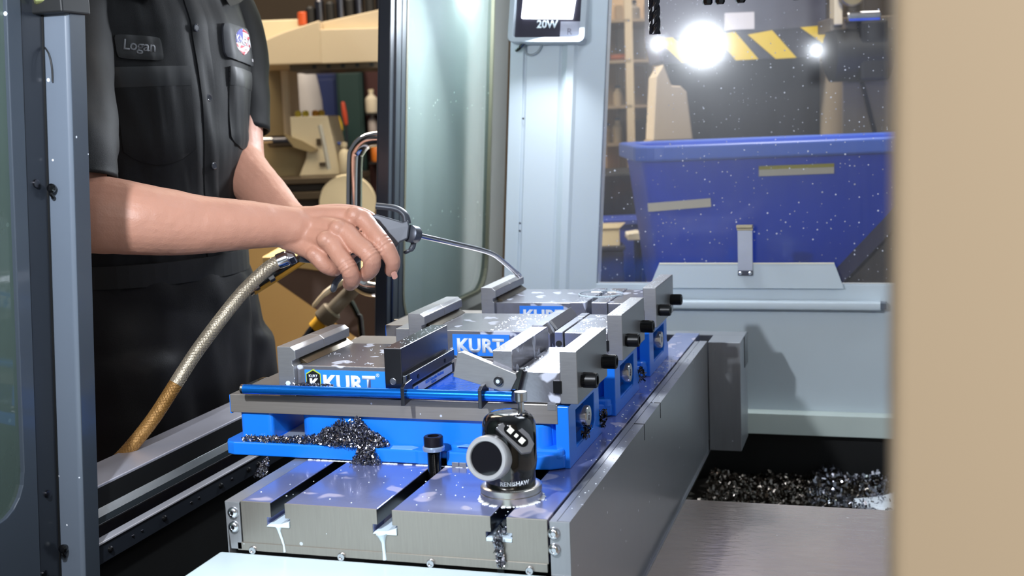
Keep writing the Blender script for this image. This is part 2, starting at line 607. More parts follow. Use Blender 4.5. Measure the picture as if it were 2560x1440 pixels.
# corner column carrying the lamp, leaning with the rest of the cabin
col_pts = [(-0.268, 1.280), (-0.240, 1.278), (-0.238, 1.284), (-0.234, 1.284), (-0.232, 1.279), (-0.165, 1.279), (-0.160, 1.282), (-0.146, 1.270),
           (-0.132, 1.270), (-0.126, 1.276), (-0.074, 1.300), (-0.074, 1.340), (-0.268, 1.345)]
cc = MB().prism(col_pts, 'z', -0.45, 1.15).lean()
tag(cc.build('trim_1', wall_paint, bevel=0.0008), kind='structure')
tc2 = MB()
for z in (0.0, 0.17, 0.186, 0.40):
    tc2.lathe([(0.0022, 0), (0.0022, 0.0008), (0, 0.0014)], (-0.236 + 0.07 * z, 1.2785, z), (0, -1, 0), 8)
screw_o = tc2.build('rivet_row', dark_steel, bpy.data.objects['trim_1'])
tag(screw_o, kind='stuff')

# outer skin of the machine behind the open door leaf
sk = MB().prism([(-0.268, 1.345), (-0.30, 1.40), (-0.30, 2.2), (-0.27, 2.2), (-0.27, 1.42), (-0.25, 1.345)], 'z', -0.93, 1.15).lean()
tag(sk.build('wall_side', wall_paint), kind='structure')

# near panel of the next cabin beside the lens
npn = MB().box(0.5055, 1.3, -0.80, -0.765, -0.55, 1.05)
tag(npn.build('wall_near', beige_near, bevel=0.004, seg=3), kind='structure')

# front sill of the door opening with its gutter and lower rail
sl = MB()
sl.prism([(-0.413, -0.0205), (-0.480, -0.0205), (-0.480, -0.14), (-0.474, -0.14), (-0.474, -0.027), (-0.4185, -0.027), (-0.4185, -0.048), (-0.413, -0.048)], 'y', 0.0475, 2.0)
sill = tag(sl.build('trim_2', pm('worn_steel_sill', (196, 196, 208), 0.36, 0.6, var=0.15, vscale=14, rvar=0.06), bevel=0.0012), kind='structure')
MB().prism([(-0.4128, -0.0475), (-0.4055, -0.0560), (-0.4045, -0.0640), (-0.4125, -0.0700), (-0.424, -0.0700), (-0.424, -0.0475)], 'y', 0.0475, 2.0).build('gutter', pm('gutter_enamel', (44, 50, 54), 0.22, 0.0, coat=0.4), sill, bevel=0.001)
MB().prism([(-0.4010, -0.0860), (-0.4010, -0.1110), (-0.4130, -0.1110), (-0.4130, -0.0860)], 'y', 0.0475, 2.0).build('lower_rail', dark_slate, sill, bevel=0.0008)
MB().box(-0.4132, -0.3990, 0.0475, 2.0, -0.0868, -0.0838).build('rail_strip', pm('rail_strip_steel', (206, 206, 214), 0.3, 0.5, var=0.1), sill, bevel=0.0008)
MB().box(-0.4129, -0.4122, 0.0475, 2.0, -0.0475, -0.0235).build('sill_dark_strip', black_cavity, sill)  # black overlay strip on the inner side of the sill
for yy, big in ((0.078, 1), (0.126, 0), (0.146, 0), (0.196, 1), (0.262, 0), (0.282, 0), (0.34, 1), (0.372, 0), (0.42, 1), (0.45, 1)):
    k = 1.0 if big else 0.5
    MB().lathe([(0.0042 * k, 0), (0.004 * k, 0.002 * k), (0.0024 * k, 0.0034 * k), (0, 0.0036 * k)], (-0.4010, yy, -0.0985), (1, 0, 0), 12).build('rail_screw', black_oxide if big else dark_steel, sill, smooth=True)
apron = MB().box(-0.44, -0.414, -0.6, 2.0, -0.93, -0.112)
tag(apron.build('wall_front', black_cavity), kind='structure')

# ------------------------------------------------------------------ far door leaf (slid open) with glass and chrome pull
dl = tag(MB().prism([(-0.396, 0.953), (-0.4185, 0.953), (-0.4225, 0.957), (-0.4225, 1.02), (-0.402, 1.02), (-0.402, 0.996), (-0.399, 0.990), (-0.396, 0.972)], 'z', -0.018, 1.05).lean().build('door_1', dark_slate, bevel=0.0015), kind='structure')
st = MB().prism([(-0.3925, 0.974), (-0.3965, 0.972), (-0.402, 0.985), (-0.402, 1.030), (-0.394, 1.030), (-0.3925, 0.985)], 'z', -0.018, 1.05).lean()
st.build('glass_stile', dark_slate, dl, bevel=0.0015)
# pane with rounded lower far corner held in its frame
oy0, oy1, oz0, oz1 = 1.022, 1.556, 0.006, 1.0
outer = rr(1.00, 1.67, -0.018, 1.06, 0.004)
inner = rr(oy0, oy1, oz0, oz1, 0.07)
MB().frame(outer, inner, 'x', -0.408, -0.392).lean().build('leaf_frame', dark_slate, dl, bevel=0.001)
MB().prism(rr(oy0 - 0.01, oy1 + 0.01, oz0 - 0.01, oz1 + 0.01, 0.075), 'x', -0.4035, -0.3985).lean().build('pane', door_glass, dl)
MB().frame(rr(oy0 - 0.001, oy1 + 0.001, oz0 - 0.001, oz1 + 0.001, 0.071), rr(oy0 + 0.007, oy1 - 0.007, oz0 + 0.007, oz1 - 0.007, 0.064), 'x', -0.3985, -0.391).lean().build('gasket', pm('olive_gasket', (92, 92, 74), 0.6), dl)
# chrome pull
hd = [(-0.3700, 0.985, 0.373), (-0.400, 0.985, 0.3728), (-0.418, 0.985, 0.367), (-0.4315, 0.985, 0.353), (-0.4365, 0.985, 0.333), (-0.4370, 0.985, 0.235), (-0.4365, 0.985, 0.127), (-0.4315, 0.985, 0.107), (-0.418, 0.985, 0.0955), (-0.400, 0.985, 0.0895), (-0.370, 0.985, 0.089)]


def spline(pts, k=4):
    pts = [Vector(p) for p in pts]
    out = []
    for i in range(len(pts) - 1):
        p0, p1, p2, p3 = pts[max(i - 1, 0)], pts[i], pts[i + 1], pts[min(i + 2, len(pts) - 1)]
        for j in range(k):
            t = j / k
            out.append(0.5 * ((2 * p1) + (p2 - p0) * t + (2 * p0 - 5 * p1 + 4 * p2 - p3) * t * t + (3 * p1 - p0 - 3 * p2 + p3) * t ** 3))
    out.append(pts[-1])
    return out


def slope_x(pts, k=0.07, z0=0.372):
    return [(p[0] + k * (p[2] - z0) - 0.016, p[1], p[2]) for p in pts]


MB().tube(spline(slope_x(hd), 5), 0.0150, 20).build('door_pull', chrome, dl, smooth=True)

# ------------------------------------------------------------------ near door leaf: glass, stile and guide channel
d2 = tag(MB().box(-0.432, -0.420, -0.0215, 0.017, -0.30, 1.0).lean(0.068).build('door_2', dark_slate, bevel=0.001), kind='structure')
o2 = [(-0.60, -0.32), (-0.0215, -0.32), (-0.0215, 1.0), (-0.60, 1.0)]
i2 = rr(-0.56, -0.043, -0.012, 0.95, 0.045)
MB().frame(rr(-0.60, -0.0215, -0.32, 1.0, 0.003), i2, 'x', -0.430, -0.4175).lean(0.068).build('leaf_frame', slate_paint, d2, bevel=0.001)
MB().prism(rr(-0.57, -0.033, -0.022, 0.96, 0.05), 'x', -0.4265, -0.4225).lean(0.068).build('pane', glass_mat('near_door_glass', (150, 170, 160), (88, 104, 98), 0.60, 0.04, 0.2, streak=False, spec_scale=70), d2)
MB().prism([(-0.419, 0.0165), (-0.3905, 0.0165), (-0.387, 0.020), (-0.387, 0.0455), (-0.392, 0.0455), (-0.392, 0.0235), (-0.419, 0.0235)], 'z', -0.30, 0.575).lean(0.068).build('guide_channel', slate_light, d2, bevel=0.0018, seg=3)
MB().box(-0.4225, -0.4180, 0.0150, 0.0260, -0.30, 0.575).lean(0.068).build('gap_strip', black_cavity, d2)  # black strip put in so the gap reads as dark shade
MB().box(-0.387, -0.3862, 0.0195, 0.0457, -0.30, 0.575).lean(0.068).build('channel_shade_side', slate_paint, d2)  # darker sheet paints shade on the side face of the channel
for zz, nm in ((0.345, 'latch_pin'), (-0.075, 'latch_pin')):
    xx = -0.411 + 0.068 * zz
    MB().lathe([(0.0035, 0), (0.0035, 0.006), (0.0052, 0.006), (0.0052, 0.009), (0.003, 0.011), (0, 0.0112)], (xx, 0.0165, zz), (0.25, -1, 0.1), 14).build(nm, gloss_black, d2, smooth=True)
    MB().tube([(xx, 0.010, zz), (xx + 0.0005, 0.009, zz - 0.006), (xx + 0.001, 0.0125, zz - 0.010)], 0.0022, 8).build('pin_tail', gloss_black, d2, smooth=True)
for (yy, zz) in ((-0.004, 0.352), (-0.002, -0.005), (-0.012, -0.098)):
    MB().lathe([(0.0048, 0), (0.0045, 0.002), (0, 0.003)], (-0.4195 + 0.068 * zz, yy, zz), (1, -0.1, 0), 12).build('leaf_screw', dark_steel, d2, smooth=True)
MB().tube(spline([(-0.383, 0.0155, 0.500), (-0.377, 0.0135, 0.492), (-0.3745, 0.013, 0.478), (-0.376, 0.014, 0.462)], 4), 0.0009, 6).build('chip_curl', matte_black, d2)
# roller carriage at the head of the leaf
rc = MB()
rc.lathe([(0.010, 0), (0.012, 0.002), (0.012, 0.010), (0.009, 0.012), (0.009, 0.020)], (-0.401, -0.016, 0.553), (0.35, 0.94, 0), 20)
rc.build('roller', bright_steel, d2, smooth=True)
MB().lathe([(0.0085 + 0.0012 * (i % 2), 0.020 + 0.0013 * i) for i in range(16)], (-0.401, -0.016, 0.553), (0.35, 0.94, 0), 18).build('roller_spring', pm('spring_blue', (64, 84, 190), 0.3, 0.4), d2, smooth=True)
MB().lathe([(0.0075, 0), (0.009, 0.002), (0.009, 0.022), (0.0075, 0.024)], (-0.380, 0.0, 0.553), (0.8, 0.55, 0.05), 18).build('roller_sleeve', pm('zinc_yellow', (176, 178, 120), 0.25, 0.8), d2, smooth=True)
MB().box(-0.372, -0.340, 0.004, 0.030, 0.552, 0.60).build('roller_bracket', pm('bracket_white', (212, 216, 226), 0.35), d2, bevel=0.002)
MB().box(-0.432, -0.345, 0.0, 0.05, 0.535, 0.62).build('head_block', matte_black, d2, bevel=0.002)

# ------------------------------------------------------------------ machine table
tb = thing('machine_table', 'long wet steel milling table with three T slots under the blue vises', 'machine table', (0, 0, -0.05))
TW, TT = 0.0087, 0.0142
slot_dark = pm('dark_slot_wall', (16, 17, 20), 0.25, 0.3)  # near-black colour for thin sheets lining the slot walls
SLOTS = (-0.127, -0.0018, 0.1245)
prof = [(-0.1715, -0.047), (-0.1715, 0.0)]
for sx in SLOTS:
    prof += [(sx - TW, 0.0), (sx - TW, -0.0165), (sx - TT, -0.0165), (sx - TT, -0.0268), (sx + TT, -0.0268), (sx + TT, -0.0165), (sx + TW, -0.0165), (sx + TW, 0.0)]
prof += [(0.1765, 0.0), (0.1765, -0.047)]
MB().prism(prof, 'y', 0.0022, 1.06).build('table_slab', table_steel, tb, bevel=0.0007)
MB().prism(prof, 'y', 0.0, 0.0022).build('end_plate', end_steel, tb, bevel=0.0004)
for sx, yy in zip(SLOTS, (0.148, 0.142, 0.5)):
    MB().box(sx - TW - 0.0002, sx + TW + 0.0002, 0.004, 1.05, -0.0275, -0.0262).build('slot_floor', black_cavity, tb)
    for sd in (-1, 1):
        MB().box(sx + sd * (TW - 0.0004), sx + sd * (TW + 0.0002), 0.0008, 1.05, -0.0165, -0.0010).build('slot_wall', slot_dark, tb)
MB().box(-0.178, 0.1755, -0.0012, 0.002, -0.0555, -0.0465).build('lower_strip', end_steel, tb, bevel=0.0004)
for sx in (-0.1589, -0.053, 0.049, 0.1568):
    MB().lathe([(0.0046, 0), (0.0046, 0.0022), (0.0038, 0.0034), (0.0024, 0.0034), (0.0022, 0.0016), (0, 0.0016)], (sx, -0.001, -0.0542), (0, -1, 0), 16).build('cap_screw', bright_steel, tb, smooth=True)
# side covers: folded sheet with two button screws on the front flap
MB().prism([(-0.1725, -0.0008), (-0.1905, -0.0008), (-0.1905, -0.2), (-0.189, -0.2), (-0.189, -0.0022), (-0.1725, -0.0022)], 'y', 0.0, 1.06).build('side_cover', sheet_steel, tb)
MB().prism([(-0.1905, -0.001), (-0.1728, -0.001), (-0.1728, -0.0545), (-0.186, -0.0545)], 'y', -0.0012, 0.001).build('cover_flap', sheet_steel, tb, bevel=0.0004)
rc_pts = [(0.1788, -0.0012), (0.186, -0.0012), (0.1868, -0.0026), (0.1876, -0.0004), (0.2005, -0.0004), (0.2005, -0.198), (0.199, -0.198), (0.199, -0.002), (0.1788, -0.003)]
MB().prism(rc_pts, 'y', 0.0, 0.988).build('side_cover', sheet_steel, tb)
MB().prism([(0.1792, -0.001), (0.2003, -0.001), (0.2003, -0.20), (0.1792, -0.20)], 'y', -0.0012, 0.001).build('cover_flap', sheet_steel, tb, bevel=0.0004)
for sx, zs in ((-0.1806, (-0.0128, -0.0290)), (0.1836, (-0.0133, -0.0302))):
    for zz in zs:
        MB().lathe([(0.0066, 0), (0.0064, 0.0016), (0.005, 0.0036), (0.0026, 0.0045), (0.0024, 0.0036), (0, 0.0036)], (sx, -0.0010, zz), (0, -1, 0), 20).build('button_screw', bright_steel, tb, smooth=True)
# saw cuts in the right cover
for yy in (0.395, 0.515):
    MB().box(0.187, 0.2008, yy, yy + 0.0012, -0.0007, 0.0001).build('cover_seam', matte_black, tb)
    MB().box(0.2003, 0.2010, yy, yy + 0.0012, -0.022, 0.0).build('cover_seam', matte_black, tb)
MB().prism([(0.0, -0.20), (0.0, -0.2015), (0.988, -0.2015), (0.988, -0.198), (0.35, -0.198)], 'x', 0.1985, 0.204).build('cover_hem', bright_steel, tb)
# coolant standing in the T slots and running down the end plate
for sx, zt in ((SLOTS[0], 0.0052), (SLOTS[1], 0.0056)):
    MB().prism([(sx - TT + 0.0008, -0.0266), (sx + TT - 0.0006, -0.0266), (sx + TT - 0.0006, -0.0266 + zt + 0.002), (sx + TT * 0.2, -0.0266 + zt * 0.7), (sx - TT + 0.003, -0.0266 + zt * 0.55), (sx - TT + 0.0008, -0.0258)], 'y', -0.0016, 0.10).build('coolant_pool', coolant, tb, bevel=0.0008)
MB().tube([(-0.1265, -0.0004, -0.0262), (-0.1262, -0.0006, -0.031), (-0.1235, -0.0006, -0.040), (-0.1215, -0.0008, -0.047), (-0.1208, -0.0014, -0.054)], [0.0035, 0.0016, 0.0013, 0.0011, 0.0013], 10).build('coolant_run', coolant, tb, smooth=True)
MB().tube([(-0.0055, -0.0004, -0.0262), (-0.0050, -0.0006, -0.0305), (-0.0042, -0.0006, -0.036), (-0.0036, -0.0008, -0.047), (-0.0032, -0.0014, -0.0545)], [0.0065, 0.0040, 0.0020, 0.0018, 0.0022], 10).build('coolant_run', coolant, tb, smooth=True)
MB().box(0.1105, 0.1385, -0.0006, 0.06, -0.0266, -0.0225).build('coolant_pool', coolant, tb, bevel=0.0008)

# way covers round the table
wc = MB()
wc.prism([(-0.1995, -0.0580), (0.202, -0.0580), (0.202, -0.075), (0.195, -0.21), (-0.195, -0.21), (-0.1995, -0.075)], 'y', -0.65, -0.002)
tag(wc.build('way_cover', white_cover, bevel=0.003, seg=3), 'wide pale white cover plate running under the front end of the steel table', 'cover')
bc = thing('rear_way_cover', 'wet steel box cover standing behind the far end of the machine table', 'cover', (0.2, 1.03, -0.2))
MB().box(-0.1905, 0.258, 1.062, 1.10, -0.2, -0.003).build('cover_box', sheet_steel, bc, bevel=0.0012)
MB().prism([(0.2012, -0.003), (0.258, -0.003), (0.258, -0.2), (0.2012, -0.2)], 'y', 0.992, 1.062).build('side_skirt', sheet_steel, bc, bevel=0.001)
MB().box(0.2575, 0.2592, 1.05, 1.10, -0.06, -0.003).build('corner_plate', dark_slate, bc)
tl = thing('telescopic_cover', 'wet brushed steel sliding cover at the lower right, warm light across it', 'cover', (0.36, 0.5, -0.2))
MB().prism([(0.206, -0.192), (0.85, -0.192), (0.85, -0.25), (0.206, -0.25)], 'y', 0.345, 0.682).build('upper_leaf', pm('wet_cover_steel', (202, 186, 176), 0.18, 0.62, var=0.1, vscale=30, stretch=(1, 3, 1), bump=0.30, bscale=45, speck=(245, 240, 235), speck_scale=55, speck_r=0.10), tl, bevel=0.002)
MB().prism([(0.206, -0.199), (0.86, -0.199), (0.86, -0.26), (0.206, -0.26)], 'y', -0.30, 0.40).build('lower_leaf', MATS['wet_cover_steel'], tl, bevel=0.002)


def flakes(mb, n, place, size, rnd, curl=True):
    """small bent slivers of swarf"""
    for i in range(n):
        p = place(rnd)
        if p is None:
            continue
        p = Vector(p)
        L = size * rnd.uniform(0.5, 1.5)
        wdt = L * rnd.uniform(0.18, 0.42)
        e = Euler((rnd.uniform(0, 6.3), rnd.uniform(0, 6.3), rnd.uniform(0, 6.3))).to_matrix()
        k = rnd.uniform(0.15, 0.5) * L
        pts = [(-L / 2, 0), (0, k), (L / 2, 0)] if curl else [(-L / 2, 0), (L / 2, 0)]
        a = [mb.bm.verts.new(p + e @ Vector((x, -wdt / 2, z))) for x, z in pts]
        b = [mb.bm.verts.new(p + e @ Vector((x, wdt / 2, z))) for x, z in pts]
        for j in range(len(pts) - 1):
            mb.bm.faces.new((a[j], a[j + 1], b[j + 1], b[j]))


chip_m = pm('aluminium_swarf', (158, 158, 166), 0.24, 1.0, var=0.3, vscale=300)
chip_d = pm('dark_swarf', (120, 112, 104), 0.25, 1.0, var=0.4, vscale=200)
rnd = random.Random(5)
pc = MB()


def pit_place(r):
    x = r.uniform(0.16, 0.62); y = r.uniform(0.86, 1.308)
    h = -0.345 + 0.022 * noise.noise(Vector((x * 14, y * 14, 0))) + 0.03 * (y - 1.0) + 0.03 * max(0, x - 0.38)
    return (x, y, h + r.uniform(-0.006, 0.006))


flakes(pc, 11000, pit_place, 0.010, rnd)
g = 26
grid = [[pc.bm.verts.new((0.12 + 0.6 * i / g, 0.70 + 0.608 * j / g, -0.352 + 0.022 * noise.noise(Vector(((0.12 + 0.6 * i / g) * 14, (0.70 + 0.608 * j / g) * 14, 0))) + 0.03 * (0.70 + 0.608 * j / g - 1.0) + 0.03 * max(0, 0.12 + 0.6 * i / g - 0.38))) for j in range(g + 1)] for i in range(g + 1)]
for i in range(g):
    for j in range(g):
        pc.bm.faces.new((grid[i][j], grid[i + 1][j], grid[i + 1][j + 1], grid[i][j + 1]))
pit_chips = pc.build('chip_heap', chip_d)
tag(pit_chips, 'dark glinting bed of metal chips in the pit beyond the steel cover', 'chips', kind='stuff')
hm = MB()
hm.box(0.12, 0.72, 0.70, 1.308, -0.601, -0.385)
tag(hm.build('chip_bed', black_cavity), 'dark compacted swarf under the loose chips in the pit', 'chips', kind='stuff')
lc_ = MB()
flakes(lc_, 900, lambda r: ((xx := r.uniform(0.36, 0.62)), (yy := r.uniform(1.06, 1.305)), -0.331 + 0.022 * noise.noise(Vector((xx * 14, yy * 14, 0))) + 0.03 * (yy - 1.0) + 0.03 * max(0, xx - 0.38) + r.uniform(-0.004, 0.006)), 0.010, rnd)
tag(lc_.build('bright_chips', chip_m), 'brighter silvery chips lying on the dark chip bed near the foam patch', 'chips', kind='stuff')
fo = MB()
fpts = [(0.438, 1.145), (0.452, 1.120), (0.466, 1.100), (0.54, 1.085), (0.62, 1.11), (0.62, 1.215), (0.52, 1.205), (0.492, 1.170), (0.470, 1.160)]
fo.prism(fpts, 'z', -0.346, -0.323)
tag(fo.build('foam_patch', foam, bevel=0.008, seg=3), 'white patch of coolant foam floating on the chips in the pit', 'foam', kind='stuff')

# ------------------------------------------------------------------ vises
def vise(idx, y0, label, xl, body, rblock, inner):
    v = thing('machine_vise', label, 'vise', (0, y0 + 0.07, 0), 'vises bolted across the table')
    ya, yb = y0, y0 + 0.155
    yc = (ya + yb) / 2
    # base flange with the clamping notch round the stud
    yf = ya - 0.013
    fl = []
    fl += [(-0.272, yf), (-0.030, yf), (-0.026, yf - 0.001), (-0.0125, yf - 0.001), (-0.0125, yf + 0.020), (-0.008, yf + 0.026), (0.0045, yf + 0.026), (0.009, yf + 0.020), (0.009, yf - 0.001), (0.118, yf - 0.002), (0.135, yf + 0.001), (0.149, yf + 0.010), (0.1545, yf + 0.022)]
    fl += [(0.1545, yb - 0.002), (0.149, yb + 0.008), (0.135, yb + 0.012), (-0.272, yb + 0.012), (-0.283, yb + 0.008), (-0.288, yb - 0.004), (-0.288, yf + 0.014), (-0.283, yf + 0.004)]
    MB().prism(fl, 'z', 0.0012, 0.018).build('base_flange', vise_blue, v, bevel=0.002, seg=3)
    bd = MB()
    bd.prism(rr(-0.190, 0.139, ya + 0.006, yb - 0.006, 0.018, 6), 'z', 0.012, 0.053)
    bd.build('base_body', vise_blue, v, bevel=0.0015)
    MB().prism(rr(0.010, 0.150, ya - 0.008, ya + 0.03, 0.010, 5), 'z', 0.012, 0.0245).build('base_step', vise_blue, v, bevel=0.003, seg=3)
    MB().lathe([(0.017, 0.017), (0.016, 0.048), (0.014, 0.05)], (0.118, ya + 0.017, 0), (0, 0, 1), 20, False).build('base_boss', vise_blue, v, smooth=True)
    MB().prism(rr(-0.2705, -0.226, ya + 0.004, yb - 0.004, 0.006, 4), 'z', 0.012, 0.053).build('base_pillar', vise_blue, v, bevel=0.001)
    MB().prism(rr(-0.224, -0.192, ya + 0.008, yb - 0.03, 0.01), 'z', 0.0178, 0.0186).build('flange_puddle', pm('grey_puddle', (150, 158, 172), 0.15, coat=0.5), v)
    if idx == 0:
        MB().prism([(-0.062, yf + 0.001), (-0.034, yf + 0.001), (-0.030, yf + 0.012), (-0.040, yf + 0.017), (-0.064, yf + 0.014)], 'z', 0.0178, 0.0184).build('flange_puddle', pm('blue_puddle', (130, 180, 222), 0.12, coat=0.6), v)
        MB().prism([(0.022, yf + 0.002), (0.055, yf + 0.001), (0.070, yf + 0.004), (0.030, yf + 0.012)], 'z', 0.0240, 0.0248).build('flange_puddle', MATS['blue_puddle'], v)
    # end wall with the window for the screw
    o_ = [(ya + 0.001, 0.0), (yb + 0.012, 0.0), (yb + 0.012, 0.018), (yb, 0.03), (yb, 0.0735), (ya + 0.001, 0.0735)]
    i_ = [(ya + 0.034, 0.0165), (yb - 0.034, 0.0165), (yb - 0.026, 0.024), (yb - 0.026, 0.034), (yb - 0.026, 0.062), (ya + 0.034, 0.062)]
    MB().frame(o_, i_, 'x', 0.1395, 0.1555).build('end_frame', vise_blue, v, bevel=0.0012)
    MB().box(0.1385, 0.1405, ya + 0.03, yb - 0.022, 0.014, 0.066).build('end_recess', pm('shaded_recess_blue', (14, 50, 120), 0.4), v)  # darker copy of the blue paints shade inside the screw opening
    MB().lathe([(0.0135, 0), (0.0135, 0.020), (0.0125, 0.022), (0.005, 0.022), (0.005, 0.019), (0, 0.019)], (0.1390, yc, 0.044), (1, 0, 0), 24).build('screw_end', bright_steel, v, smooth=True)
    # steel bed
    MB().box(-0.2805, 0.1425, ya, yb, 0.0525, 0.0755).build('bed', steel_x, v, bevel=0.0008)
    MB().prism(rr(ya + 0.05, yb - 0.05, 0.050, 0.076, 0.006), 'x', -0.287, -0.2805).build('screw_cap', gloss_black, v)
    MB().box(-0.2815, -0.2795, ya + 0.001, yb - 0.001, 0.051, 0.0745).build('bed_end', vise_blue, v)
    MB().box(inner[0], inner[1], ya + 0.006, yb - 0.01, 0.0752, 0.0772).build('bed_floor', pm('wet_vise_blue', (20, 92, 214), 0.12, 0.0, coat=0.6, bump=0.4, bscale=90), v)
    # movable jaw body and its outer talon plate (two halves)
    MB().box(body[0], body[1], ya + 0.004, yb - 0.004, 0.0765, 0.1135).build('jaw_body', wet_steel, v, bevel=0.001)
    jp = [(xl + 0.0215, 0.0765), (xl, 0.0765), (xl, 0.1380), (xl + 0.0185, 0.1380), (xl + 0.0225, 0.1348), (xl + 0.0245, 0.1335), (xl + 0.0245, 0.1225), (xl + 0.0195, 0.1205), (xl + 0.0195, 0.116), (xl + 0.0215, 0.114)]
    MB().prism(jp, 'y', ya - 0.004, yc - 0.0006).build('jaw_plate', steel, v, bevel=0.0007)
    MB().prism(jp, 'y', yc + 0.0006, yb + 0.0).build('jaw_plate', steel, v, bevel=0.0007)
    MB().box(xl + 0.002, xl + 0.018, ya, yb - 0.003, 0.077, 0.134).build('jaw_backing', dark_steel, v)
    MB().lathe([(0.0032, 0), (0.0032, 0.0006), (0.002, 0.001), (0, 0.001)], (xl + 0.0125, ya - 0.004, 0.0925), (0, -1, 0), 12).build('oil_plug', coolant, v, smooth=True)
    # swarf tray under the plate overhang
    MB().prism([(xl + 0.021, 0.1138), (xl + 0.030, 0.1138), (xl + 0.0205, 0.1205)], 'y', ya + 0.016, yb - 0.002).build('chip_guard', pm('brassy_wet_steel', (84, 74, 56), 0.3, 0.8, var=0.3, vscale=60), v)
    # blue name plate on the jaw body
    lx0, lx1 = body[2], body[3]
    MB().box(lx0, lx1, ya + 0.0032, ya + 0.0045, 0.0785, 0.1085).build('name_plate', label_blue, v)
    cxm = body[4]
    text('lettering', 'KURT', 0.0262, plane_M((cxm, ya + 0.0031, 0.0918), (1, 0, 0), (0, 0, 1)), label_white, v, bold=0.0011, spacing=1.04)
    if idx == 0:
        hx = cxm - 0.0465
        def hexa(s):
            return [(hx + s * a, 0.0945 + s * b) for a, b in ((-0.0088, 0.0085), (0, 0.0135), (0.0088, 0.0085), (0.0088, -0.008), (0, -0.0125), (-0.0088, -0.008))]
        MB().prism(hexa(1.12), 'y', ya + 0.0028, ya + 0.0034).build('badge_border', pm('badge_yellow', (170, 190, 60), 0.4), v)
        MB().prism(hexa(1.0), 'y', ya + 0.0024, ya + 0.0030).build('badge', label_black, v)
        text('badge_letter', 'K', 0.0165, plane_M((hx + 0.0002, ya + 0.0022, 0.0910), (1, 0, 0), (0, 0, 1)), label_white, v, bold=0.0009)
        text('badge_name', 'KURT', 0.0046, plane_M((hx, ya + 0.0022, 0.1010), (1, 0, 0), (0, 0, 1)), label_white, v, bold=0.0001)
        text('trade_mark', '®', 0.006, plane_M((cxm + 0.0385, ya + 0.0031, 0.1035), (1, 0, 0), (0, 0, 1)), label_white, v)
    # fixed block and outer jaw plate with two socket screws
    MB().box(rblock[0], 0.1465, ya + 0.003, yb - 0.003, 0.0765, 0.1135).build('fixed_block', wet_steel, v, bevel=0.001)
    MB().prism([(ya + 0.001, 0.0765), (yb + 0.001, 0.0765), (yb + 0.001, 0.1385), (ya + 0.001, 0.1385)], 'x', 0.1468, 0.1672).build('fixed_jaw_plate', steel, v, bevel=0.0009)
    MB().box(0.1385, 0.1485, ya + 0.0, ya + 0.004, 0.089, 0.1035).build('jaw_shim', black_oxide, v)
    MB().prism([(0.131, 0.069), (0.141, 0.069), (0.141, 0.0765), (0.131, 0.0765)], 'y', ya - 0.0005, ya + 0.02).build('jaw_key', steel, v)
    for dy in (-0.0545, 0.0525):
        s_ = MB().lathe([(0.0086, 0), (0.0086, 0.0175), (0.0078, 0.0185), (0.0055, 0.0185), (0.0052, 0.0105), (0, 0.0105)], (0.1672, yc + dy, 0.1005), (1, 0, 0), 28).build('jaw_screw', black_oxide, v, smooth=True)
        tr = MB()
        for i in range(28):
            a = 2 * PI * i / 28
            tr.box(0.1690, 0.1840, -0.0004, 0.0004, 0.0083, 0.0090, Matrix.Translation((0, yc + dy, 0.1005)) @ Matrix.Rotation(a, 4, 'X'))
        tag(tr.build('knurl', black_oxide, s_), kind='stuff')
    if idx == 0:
        # taller centre jaw plates of the front vise
        MB().box(-0.0675, -0.0455, ya - 0.004, yb + 0.003, 0.082, 0.1388).build('centre_jaw', pm('dark_ground_steel', (104, 104, 110), 0.24, 1.0, var=0.1, vscale=40), v, bevel=0.0008)
        MB().lathe([(0.0042, 0), (0.0036, 0.0004), (0.003, -0.006), (0, -0.006)], (-0.0575, ya - 0.0042, 0.0985), (0, -1, 0), 16).build('jaw_hole', pm('hole_glint', (150, 152, 160), 0.3, 0.9), v, smooth=True)
        MB().box(0.068, 0.0915, ya - 0.002, yb + 0.002, 0.090, 0.1385).build('centre_jaw', wet_steel, v, bevel=0.0008)
        MB().prism([(0.0725, 0.092), (0.093, 0.110), (0.093, 0.0767), (0.082, 0.0767)], 'y', ya + 0.004, yb - 0.004).build('jaw_wedge', dark_steel, v, bevel=0.0006)
        MB().box(-0.0452, -0.0412, ya - 0.0035, yb + 0.004, 0.0895, 0.1055).build('jaw_step', pm('step_steel', (150, 154, 160), 0.26, 1.0), v, bevel=0.0005)
        MB().box(-0.0412, -0.0385, ya + 0.004, yb + 0.006, 0.0935, 0.1065).build('jaw_step', pm('step_steel_dark', (96, 100, 108), 0.3, 1.0), v, bevel=0.0004)
        for yy in (ya + 0.03, ya + 0.125):
            MB().lathe([(0.0028, 0), (0.0028, 0.0005), (0, 0.0005)], (-0.0385, yy, 0.098), (1, 0, 0), 10).build('step_hole', matte_black, v)
        MB().box(-0.0455, -0.0385, ya + 0.0, yb + 0.004, 0.0770, 0.0895).build('stop_bar', black_oxide, v)
        MB().box(-0.0386, -0.0380, ya + 0.012, yb - 0.006, 0.0790, 0.0885).build('stop_label', pm('label_silver', (196, 206, 222), 0.4), v)
        MB().box(-0.0381, -0.0377, ya + 0.014, ya + 0.026, 0.0800, 0.0875).build('stop_badge', label_blue, v)
        text('stop_text', 'KURT Adjustable Workstop', 0.0056, plane_M((-0.0378, ya + 0.084, 0.0858), (0, 1, 0), (0, 0, 1)), label_blue, v, bold=0.0001)
        text('stop_text', 'PATENTED', 0.0036, plane_M((-0.0378, ya + 0.080, 0.0812), (0, 1, 0), (0, 0, 1)), label_blue, v, bold=0.0001)
    elif idx == 1:
